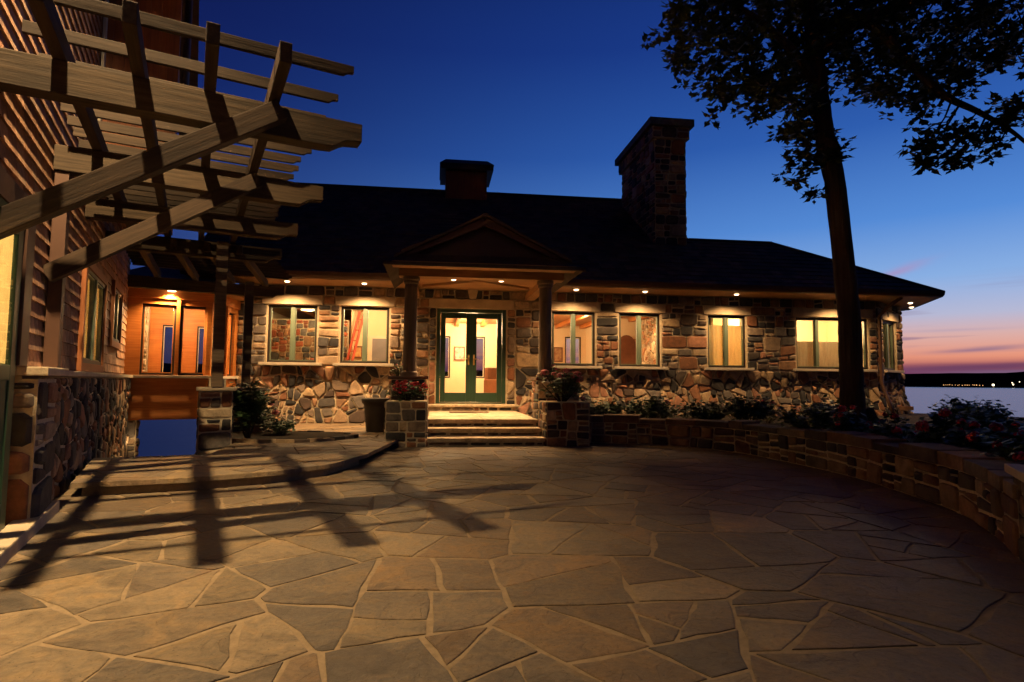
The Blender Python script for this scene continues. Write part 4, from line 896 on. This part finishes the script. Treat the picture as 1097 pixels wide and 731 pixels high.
# curved retaining wall
cw = thing('planter_wall', 'low curved rough stone retaining wall along the right side of the courtyard', 'wall', (WL[0].x, WL[0].y, 0))
cum = [0]
for p, q in zip(WL, WL[1:]): cum.append(cum[-1] + (q - p).length)
TOT = cum[-1]
def on_wall(s):
    s = max(0, min(TOT - 1e-5, s)); i = max(k for k in range(len(cum) - 1) if cum[k] <= s); t = (s - cum[i]) / (cum[i + 1] - cum[i]); p = WL[i].lerp(WL[i + 1], t)
    d0 = (WL[min(i + 1, len(WL) - 1)] - WL[max(i - 1, 0)]).normalized(); d1 = (WL[min(i + 2, len(WL) - 1)] - WL[i]).normalized(); d = d0.lerp(d1, t).normalized()
    return p, Vector((d.y, -d.x))      # normal: to the right of travel = towards the court
def cwf(s, z, o):
    p, n = on_wall(s); return (p.x + n.x * o - WL[0].x, p.y + n.y * o - WL[0].y, z)
m = MB(); K = 70
for i in range(K):
    a, b = TOT * i / K, TOT * (i + 1) / K
    v = [cwf(a, -.05, -.012), cwf(b, -.05, -.012), cwf(b, .43, -.012), cwf(a, .43, -.012), cwf(b, .43, -.34), cwf(a, .43, -.34), cwf(b, -.05, -.34), cwf(a, -.05, -.34)]
    m.mesh(v, [(0, 1, 2, 3), (3, 2, 4, 5), (5, 4, 6, 7)], None, 1)
CWP = [(.15, .08, .045), (.19, .11, .06), (.20, .14, .085), (.10, .08, .06), (.04, .036, .033), (.14, .095, .06), (.22, .15, .09), (.055, .042, .034)]
stones(m, random.Random(61), (0, TOT, 0, .36), cwf, h=.15, w=.30, gap=.012, bulge=(.01, .03), jz=.22, pal=CWP, round_=.1)
m.build('stonework', [M['stone'], M['mortar']], cw)
m = MB(); s = 0; rng = random.Random(62)
while s < TOT - .05:
    w_ = min(rng.uniform(.28, .62), TOT - s); h_ = rng.uniform(.43, .49); o1 = .012 + rng.uniform(0, .02); n = 4
    top = [cwf(s + .006 + (w_ - .012) * k / n, h_, o1) for k in range(n + 1)] + [cwf(s + .006 + (w_ - .012) * k / n, h_ + .005, -.33) for k in range(n, -1, -1)]
    bot = [(p[0], p[1], .362) for p in top]; L_ = len(top)
    m.mesh(top + bot, [tuple(range(L_)), tuple(range(2 * L_ - 1, L_ - 1, -1))] + [(i, L_ + i, L_ + (i + 1) % L_, (i + 1) % L_) for i in range(L_)], pick(rng, CWP)); s += w_
m.build('coping', M['stone'], cw, bevel=.012)
e = WL[-1]; dr_ = (WL[-1] - WL[-4]).normalized(); ang = math.atan2(dr_.y, dr_.x)
stone_pier('wall_pier', 'square stone end pier of the curved wall at the right edge', 'pier', (e.x + .20, e.y - .22), ang, .55, .52, -.02, .50, seed=63, h=.15, w=.26, pal=CWP)

# ================================================================== POT
pot = thing('plant_pot', 'tall dark pot with a flared rim standing left of the entrance planter', 'pot', (-2.46, 10.72, .128))
m = MB(); m.lathe([(.15, 0), (.165, .02), (.205, .44), (.215, .50), (.245, .515), (.255, .575), (.245, .60), (.215, .605), (.20, .56), (.19, .53)], 32); m.build('body', M['pot'], pot, True)
m = MB(); m.lathe([(.19, .535), (.10, .56), (.01, .565)], 24); m.build('soil', M['soil'], pot, True)

# ================================================================== TREE
def leaf_shape(rng, size):
    """lobed leaf outline in its own plane"""
    k = size; return [(0, 0), (.28 * k, .14 * k), (.38 * k, .36 * k), (.62 * k, .24 * k), (.7 * k, .12 * k), (1.0 * k, 0), (.7 * k, -.12 * k), (.62 * k, -.24 * k), (.38 * k, -.36 * k), (.28 * k, -.14 * k)]
def add_leaf(m, rng, p, size, droop=.5, simple=False):
    az = rng.uniform(0, 2 * math.pi); el = rng.uniform(-1.1, .35) * droop * 1.6; d = Vector((math.cos(az) * math.cos(el), math.sin(az) * math.cos(el), math.sin(el)))
    s = d.cross(Vector((rng.uniform(-.6, .6), rng.uniform(-.6, .6), 1))).normalized()
    sh = [(0, 0), (.5 * size, .28 * size), (size, 0), (.5 * size, -.28 * size)] if simple else leaf_shape(rng, size)
    m.poly([p + d * a + s * b for a, b in sh])
tree = thing('broadleaf_tree', 'tall dark tree with one straight trunk and a spreading crown before the sunset sky', 'tree', (4.92, 8.5, .2))
rng = random.Random(77)
trunk_pts = [(0.02, 0, 0), (0.0, 0, .25), (-.02, .0, .8), (-.02, .0, 1.8), (-.06, .05, 2.8), (-.12, .1, 3.9), (-.22, .15, 4.6), (-.27, .2, 5.4), (-.30, .3, 6.6), (-.22, .4, 8.0), (-.1, .5, 9.5), (0, .6, 11)]
trunk_r = [.23, .18, .158, .150, .146, .142, .136, .125, .112, .09, .06, .03]
m = MB(); sp = []; sr = []
for i in range(len(trunk_pts) - 1):
    for j in range(6): t = j / 6; sp.append(Vector(trunk_pts[i]).lerp(Vector(trunk_pts[i + 1]), t)); sr.append((trunk_r[i] * (1 - t) + trunk_r[i + 1] * t) * (1 + rng.uniform(-.035, .035)))
for i in range(len(sp)):
    if abs(sp[i].z - 4.35) < .12: sr[i] *= 1.10
m.tube(sp, sr, 18)
# root flare
for k in range(6):
    t = k * 1.05 + .3; m.tube([(.15 * math.cos(t), .15 * math.sin(t), .5), (.27 * math.cos(t), .27 * math.sin(t), .15), (.45 * math.cos(t), .45 * math.sin(t), -.1)], [.10, .12, .08], 8)
m.build('trunk', M['bark'], tree, True)
tw = Vector((4.92, 8.5, .2)); camp = Vector((0, 0, 1.05))
def px(x, y, Y):          # where a sight line of the survey photo meets the depth Y
    f_ = Vector(((x - 548.5) / F_PX, 1, -(y - 409) / F_PX)); f_ = Vector((f_.x, 1, f_.z)); return camp + f_ * Y - tw
# limbs (tree space), each ending among its leaves
limbs = [[(-.27, .2, 5.4), (-.8, .0, 5.9), (-1.5, -.1, 6.4), (-2.3, .1, 6.9)], [(-.24, .18, 4.75), (-.5, .1, 5.0), (-.75, .0, 5.05)], [(-.3, .3, 6.2), (.4, .4, 6.8), (1.2, .6, 7.1), (2.2, .5, 7.4)],
         [(-.28, .3, 5.9), (.3, -.1, 6.3), (1.0, -.3, 6.45), (1.9, -.3, 6.6)], [(-.3, .3, 6.6), (-.9, .6, 7.5), (-1.6, .9, 8.4)], [(-.22, .4, 8.0), (.6, .9, 8.8), (1.3, 1.2, 9.6)],
         [(-.3, .3, 6.5), (-.7, -.5, 7.0), (-1.2, -1.2, 7.6)], [(-.3, .35, 6.8), (.2, -.6, 7.5), (.9, -1.3, 8.2)], [(-.25, .2, 5.6), (-.6, .5, 5.6), (-1.2, .9, 5.75), (-1.6, 1.0, 5.75)],
         [(-.25, .3, 6.4)] + [tuple(px(*q)) for q in ((940, 5, 8.5), (985, 50, 8.2), (1023, 88, 8.0), (1060, 107, 7.95), (1098, 130, 7.9), (1130, 160, 7.9))], [(-.1, .5, 9.5), (-.8, .2, 10.2), (-1.4, .3, 10.5)]]
m = MB()
for l in limbs:
    pts = [Vector(p) for p in spline(l, 5)]; n = len(pts); r0 = .085 if len(l) > 3 else .06
    m.tube(pts, [r0 * (1 - .82 * i / (n - 1)) for i in range(n)], 8)
clumps = []
def clump(c, r, n, flatten=.7): clumps.append((Vector(c), r, n, flatten))
spec = [(745, 20, .42, 8.4), (775, 45, .45, 8.3), (735, 45, .2, 8.5), (800, 20, .5, 8.8), (815, 70, .4, 8.4), (790, 90, .28, 8.6), (770, 78, .2, 8.3), (845, 40, .55, 9), (850, 95, .38, 8.8), (825, 105, .22, 8.4), (875, 60, .5, 9.2), (870, 105, .28, 8.2),
        (860, 130, .26, 8.7), (845, 135, .16, 8.9), (868, 160, .24, 8.3), (858, 178, .18, 8.2), (897, 150, .16, 8.7), (905, 158, .12, 8.4), (878, 200, .08, 8.4), (882, 140, .2, 8.9),
        (900, 30, .55, 9), (930, 15, .55, 8.6), (925, 70, .38, 9), (945, 90, .2, 8.6), (960, 40, .5, 8.8), (985, 65, .42, 8.4), (965, 90, .2, 8.9), (1000, 25, .45, 8.8), (1020, 60, .36, 8.2), (1005, 95, .24, 8.3), (1050, 35, .40, 8.6), (1075, 10, .35, 8.4), (1075, 50, .22, 8.3), (1045, 75, .24, 8.1), (1040, 5, .4, 9),
        (1020, 140, .24, 8.0), (1000, 150, .22, 8.0), (1045, 125, .2, 8.0), (1055, 150, .2, 7.9), (1030, 165, .16, 8.0), (1000, 163, .12, 8.0), (1085, 115, .2, 7.9), (1080, 145, .14, 7.9), (1100, 100, .25, 8.0),
        (780, -20, .5, 8.6), (840, -20, .6, 9), (900, -25, .65, 9), (960, -25, .6, 9), (1020, -25, .55, 9), (1080, -30, .5, 8.6), (740, -10, .3, 8.5), (1120, 20, .4, 8.4), (1130, -20, .45, 8.6)]
for x, y, r, Y in spec: clump(px(x, y, Y), r, int(290 * (r / .4) ** 2) + 45)
for k in range(44):   # the upper crown above the frame
    t = rng.uniform(0, 6.28); r = rng.uniform(.3, 2.9); z = rng.uniform(7.6, 11.6); f_ = math.sqrt(max(0, 1 - ((z - 8.6) / 3.4) ** 2)); clump((math.cos(t) * r * f_, math.sin(t) * r * f_ + .4, z), rng.uniform(.45, .7), 90)
for c, r, n, fl in clumps[:len(spec)]:      # twigs reach back towards the nearest limb
    best = min((Vector(p) for l in limbs for p in spline(l, 4) if True), key=lambda p: (Vector(p).to_3d() - c).length)
    if (best - c).length > 1.1: continue
    mid = (best + c) / 2 + Vector((rng.uniform(-.1, .1), rng.uniform(-.1, .1), rng.uniform(.0, .15)))
    m.tube([best, mid, c, c + Vector((rng.uniform(-.2, .2), rng.uniform(-.2, .2), -.1)) * r], [.016, .012, .007, .003], 5)
m.build('limbs', M['bark'], tree, True)
m = MB()
for c, r, n, fl in clumps:
    for _ in range(max(3, int(n / 11))):      # leaves sit in drooping tufts at the twig ends
        p = c + Vector((rng.gauss(0, .58), rng.gauss(0, .58), rng.gauss(0, .46))) * r; k = rng.randint(7, 13); t0 = rng.uniform(0, 6.28); sz = rng.uniform(.12, .19)
        for q in range(k):
            az = t0 + q * 2.4 + rng.uniform(-.3, .3); el = rng.uniform(-1.0, .45); d = Vector((math.cos(az) * math.cos(el), math.sin(az) * math.cos(el), math.sin(el)))
            sd = d.cross(Vector((rng.uniform(-.5, .5), rng.uniform(-.5, .5), 1))).normalized(); nn = d.cross(sd); z_ = sz * rng.uniform(.65, 1.15); o = p + d * rng.uniform(.0, .05) + Vector((rng.gauss(0, .02), rng.gauss(0, .02), rng.gauss(0, .02)))
            m.poly([o + d * a + sd * b * .85 - nn * (.25 * a * a / z_) for a, b in leaf_shape(rng, z_)])
m.build('crown', M['leaf_tree'], tree, fix=False)

# ================================================================== PLANTS
def leafy(rng, rx, ry, h, n, size, stems=9):
    lf = MB(); st = MB()
    tips = []
    for i in range(stems):
        t = rng.uniform(0, 6.28); r = rng.uniform(.2, 1); tip = Vector((rx * r * math.cos(t), ry * r * math.sin(t), h * (1 - .45 * r * r) * rng.uniform(.75, 1.05))); tips.append(tip)
        st.tube([(tip.x * .12, tip.y * .12, 0), (tip.x * .6, tip.y * .6, tip.z * .55), tip], [.008, .006, .003], 5)
    for i in range(n):
        tip = rng.choice(tips); k = rng.uniform(.25, 1) ** .6; p = Vector((tip.x * k, tip.y * k, tip.z * k)) + Vector((rng.gauss(0, .05), rng.gauss(0, .05), rng.gauss(0, .04)))
        p.z = max(.02, p.z); add_leaf(lf, rng, p, size * rng.uniform(.6, 1.25), .35)
    return lf, st, tips
def flower_mesh(rng, r):
    m = MB()
    for i in range(34):
        t = rng.uniform(0, 6.28); e = rng.uniform(-.2, 1.5); d = Vector((math.cos(t) * math.cos(e), math.sin(t) * math.cos(e), math.sin(e))); p = d * r * rng.uniform(.6, 1); s = d.cross(Vector((.3, .2, 1))).normalized(); u = d.cross(s); k = r * .38
        m.poly([p + s * k, p + (s + u) * k * .6 + d * .004, p + u * k, p - s * k * .7 + d * .006, p - u * k])
    return m
PROT = {}
def plant(kind, name, label, cat, loc, sc=1.0, rz=0.0, group=None, fl=None):
    key = kind
    if key not in PROT:
        rg = random.Random(hash(kind) % 1000 if False else sum(map(ord, kind)))
        d = dict(geranium=(.32, .30, .38, 760, .085, 12, 'leaf', 'red', 7), pinkbush=(.28, .26, .34, 420, .07, 12, 'leaf2', 'pink', 9), shrub=(.40, .36, .46, 1100, .085, 14, 'leaf', None, 0), low=(.40, .36, .30, 900, .08, 12, 'leaf', None, 0), tall=(.34, .32, .95, 1500, .09, 16, 'leaf', None, 0), fullred=(.27, .27, .26, 380, .07, 14, 'leaf', 'red', 22), pale=(.26, .24, .40, 420, .07, 12, 'leaf2', 'pink', 5))[kind]
        lf, st, tips = leafy(rg, d[0], d[1], d[2], d[3], d[4], d[5]); t = thing(name, label, cat, loc, rz, group)
        lf.build('foliage', M[d[6]], t, fix=False); st.build('stems', M['bark'], t)
        if d[7]:
            f0 = None
            for i in range(d[8]):
                tp = tips[i % len(tips)] * (1 if i < len(tips) else .72); tp = tp + Vector((rg.uniform(-.03, .03), rg.uniform(-.03, .03), .03))
                if f0 is None: f0 = flower_mesh(rg, .042).build('flower_head', M[d[7]], t, fix=False); o = f0
                else: o = f0.copy(); COL.objects.link(o); o.parent = t
                o.location = tp; o.scale = (1,) * 3; s_ = rg.uniform(.75, 1.25); o.scale = (s_, s_, s_)
        PROT[key] = t
    else:
        src = PROT[key]; t = src.copy(); COL.objects.link(t); t.location = loc; t.rotation_euler = (0, 0, rz); tag(t, label, cat, group)
        for c in list(src.children): c2 = c.copy(); COL.objects.link(c2); c2.parent = t
    t.scale = (sc, sc, sc); return t
rg = random.Random(90)
BZ = .30
# on the planters
a_ = pc(-1.28, -3.55); plant('fullred', 'flower_cushion', 'mound of red flowers filling the planter left of the steps', 'flowers', (a_.x, a_.y, .72), 1.15, .4)
a_ = pc(1.36, -3.55); plant('pinkbush', 'flowering_plant', 'loose bush of pinkish flowers filling the planter right of the steps', 'flowers', (a_.x - .03, a_.y - .05, .70), 1.55, .2)
a_ = pc(1.30, -2.85); plant('pale', 'flowering_plant', 'pale leafy plant at the foot of the right porch column', 'plant', (a_.x, a_.y - .1, 1.13), .55, 1.2)
a_ = pc(-1.48, -2.45); plant('pale', 'flowering_plant', 'small pale plant behind the foot of the left porch column', 'plant', (a_.x, a_.y, 1.1), .6, 2.2)
# by the pergola pier
a_ = wg(1.80, 3.95); plant('tall', 'climbing_shrub', 'tall dark shrub growing against the pergola pier', 'shrub', (a_.x, a_.y, .16), 1.0, .3)
a_ = wg(2.3, 4.5); plant('low', 'low_shrub', 'low dark plant spilling over the curved bed by the pergola', 'shrub', (a_.x, a_.y, .16), .9, .9)
a_ = wg(2.15, 5.1); plant('pale', 'flowering_plant', 'pale flowering plant in front of the stone wall behind the pergola bed', 'plant', (a_.x, a_.y, .16), 1.15, 2)
# geraniums just behind the curved wall
G = 'red geraniums along the curved wall'
names = ['nearest the end pier', 'second from the end pier', 'third from the end pier', 'fourth from the end pier', 'fifth from the end pier', 'sixth from the end pier', 'opposite the tree trunk', 'just left of the tree trunk']
for i, s in enumerate((.25, .72, 1.2, 1.72, 2.25, 2.8, 3.4, 4.0)):
    p, n = on_wall(TOT - s); o = .52 + rg.uniform(-.06, .12)
    plant('geranium', 'geranium', 'bushy red geranium behind the curved wall, ' + names[i], 'geranium', (p.x - n.x * o, p.y - n.y * o, BZ), rg.uniform(.95, 1.22), rg.uniform(0, 6), G)
G2 = 'dark shrubs in the bed before the stone house'
spots = [(4.75, 4.15, 'shrub', 1.0, 'dark shrub behind the geraniums at the right edge of the bed'), (5.0, 5.3, 'low', 1.2, 'low dark shrub right of the trunk, below the water'), (5.3, 6.6, 'shrub', .95, 'dark shrub between the tree and the lake view'), (6.2, 8.2, 'low', 1.2, 'low shrub right beside the tree, nearer the house corner'), (7.4, 9.6, 'shrub', 1.0, 'dark shrub under the downspout at the house corner'),
         (4.2, 8.2, 'shrub', .9, 'dark shrub at the left foot of the tree trunk'), (5.6, 10.6, 'low', 1.2, 'low dark shrub below the widest window'), (4.1, 10.2, 'shrub', 1.0, 'dark rounded shrub below the window with the blind'), (3.4, 10.6, 'low', 1.15, 'low dark shrub left of the rounded shrub, near the wall bend'), (2.5, 10.75, 'shrub', .95, 'dark bushy shrub below the pier between second and third right windows'), (1.75, 11.0, 'low', 1.1, 'low shrub under the second window right of the porch'), (6.6, 11.6, 'shrub', .85, 'dark shrub against the wall beneath the tree-side window')]
for x, y, k, s, lab in spots: plant(k, 'shrub', lab, 'shrub', (x, y, BZ), s * 1.25, rg.uniform(0, 6), G2)
for x, y, s, lab in ((1.25, 10.95, 1.15, 'pink flowering plant just right of the right porch planter'), (3.0, 11.6, 1.0, 'pink flowering plant against the house between two dark shrubs'), (4.9, 11.3, 1.0, 'pink flowering plant before the stone between blind and wide window')): plant('pale', 'flowering_plant', lab, 'plant', (x, y, BZ), s, rg.uniform(0, 6), 'pink flowering plants before the house')

# ================================================================== THINGS INSIDE, seen through the glass
def picture(label, u, w, z, wd, h, c1, c2, seed):
    t = thing('framed_picture', label, 'picture', hw(u, w, z), TH)
    m = MB(); f = .035
    for q in ((-wd / 2, -wd / 2 + f, -h / 2, h / 2), (wd / 2 - f, wd / 2, -h / 2, h / 2), (-wd / 2 + f, wd / 2 - f, -h / 2, -h / 2 + f), (-wd / 2 + f, wd / 2 - f, h / 2 - f, h / 2)): m.box(q[0], q[1], -.03, .0, q[2], q[3])
    m.build('frame', M['leather'], t)
    mm, tt, b = new_mat('picture_' + str(seed)); v = objco(tt); L(tt, ramp(tt, noise(tt, 9, 2, v), [(.35, c1), (.6, c2)]), b.inputs['Base Color'])
    m = MB(); m.box(-wd / 2 + f, wd / 2 - f, -.012, -.004, -h / 2 + f, h / 2 - f); m.build('print', mm, t)
picture('small framed picture on the hall wall seen through the left door pane', -.04, 6.17, 1.97, .36, .46, (.25, .2, .15), (.5, .45, .35), 1)
picture('orange framed picture on the wall seen through the second window from the left', -2.88, 2.58, 1.80, .24, .32, (.5, .16, .05), (.6, .4, .15), 2)
picture('brown framed picture on the wall seen through the window right of the porch', 3.3, 6.17, 1.98, .32, .5, (.25, .1, .05), (.4, .25, .12), 3)
lad = thing('ladder', 'red stained ladder leaning indoors behind the second window from the left', 'ladder', hw(-3.2, 1.95, .5), TH)
for dx_ in (0, .13): beam_part('rail', (-.1 + dx_, 0, 0), (.38 + dx_, .3, 2.35), .035, .06, M['redladder'], lad)
for k in range(8):
    t = (k + .7) / 8.5; beam_part('rung', (-.1 + .48 * t, .3 * t, 2.35 * t), (.03 + .48 * t, .3 * t + .002, 2.35 * t), .03, .03, M['redladder'], lad)
ac = thing('armchair', 'brown leather armchair inside the hall behind the right door pane', 'armchair', hw(1.2, 4.6, .5), TH + .5)
m = MB(); m.box(-.34, .34, -.36, .30, .16, .42); m.build('seat', M['leather'], ac, bevel=.05)
m = MB(); m.box(-.36, .36, .24, .44, .2, .98); m.build('backrest', M['leather'], ac, bevel=.07)
for s_ in (-1, 1):
    m = MB(); m.box(.34 * s_ - .09, .34 * s_ + .09, -.38, .36, .12, .62); m.build('armrest', M['leather'], ac, bevel=.06)
for sx in (-1, 1):
    for sy in (-1, 1): m = MB(); m.lathe([(.022, 0), (.032, .15)], 10, (.3 * sx, .3 * sy)); m.build('leg', M['dark'], ac)

# ================================================================== LIGHTS OF THE FAR SHORE
rng = random.Random(14)
def shore(az, z, s, mat, label, group=None):
    r = 4072; m = MB(); m.lathe([(.3 * s, -s), (s, -.4 * s), (s, .4 * s), (.3 * s, s)], 8); o = m.build('shore_lamp', M[mat], None); o.location = (r * math.sin(R(az)), r * math.cos(R(az)), z - 3); tag(o, label, 'lamp', group)
shore(39.25, 8, 5.5, 'shore_l', 'brightest white lamp on the far shore across the lake')
for k in range(10): shore(41.5 + rng.uniform(-1.6, 2.6), rng.uniform(6, 26), rng.uniform(1.6, 3.0), 'shore_l', 'small white house light on the far lake shore at the right', 'white lights on the far shore')
for k in range(17): shore(36.2 + k * .15 + rng.uniform(-.04, .04), rng.uniform(4, 8), rng.uniform(1.6, 3.0), 'shore_a', 'tiny amber light in the row along the far lake shore', 'amber lights along the far shore')
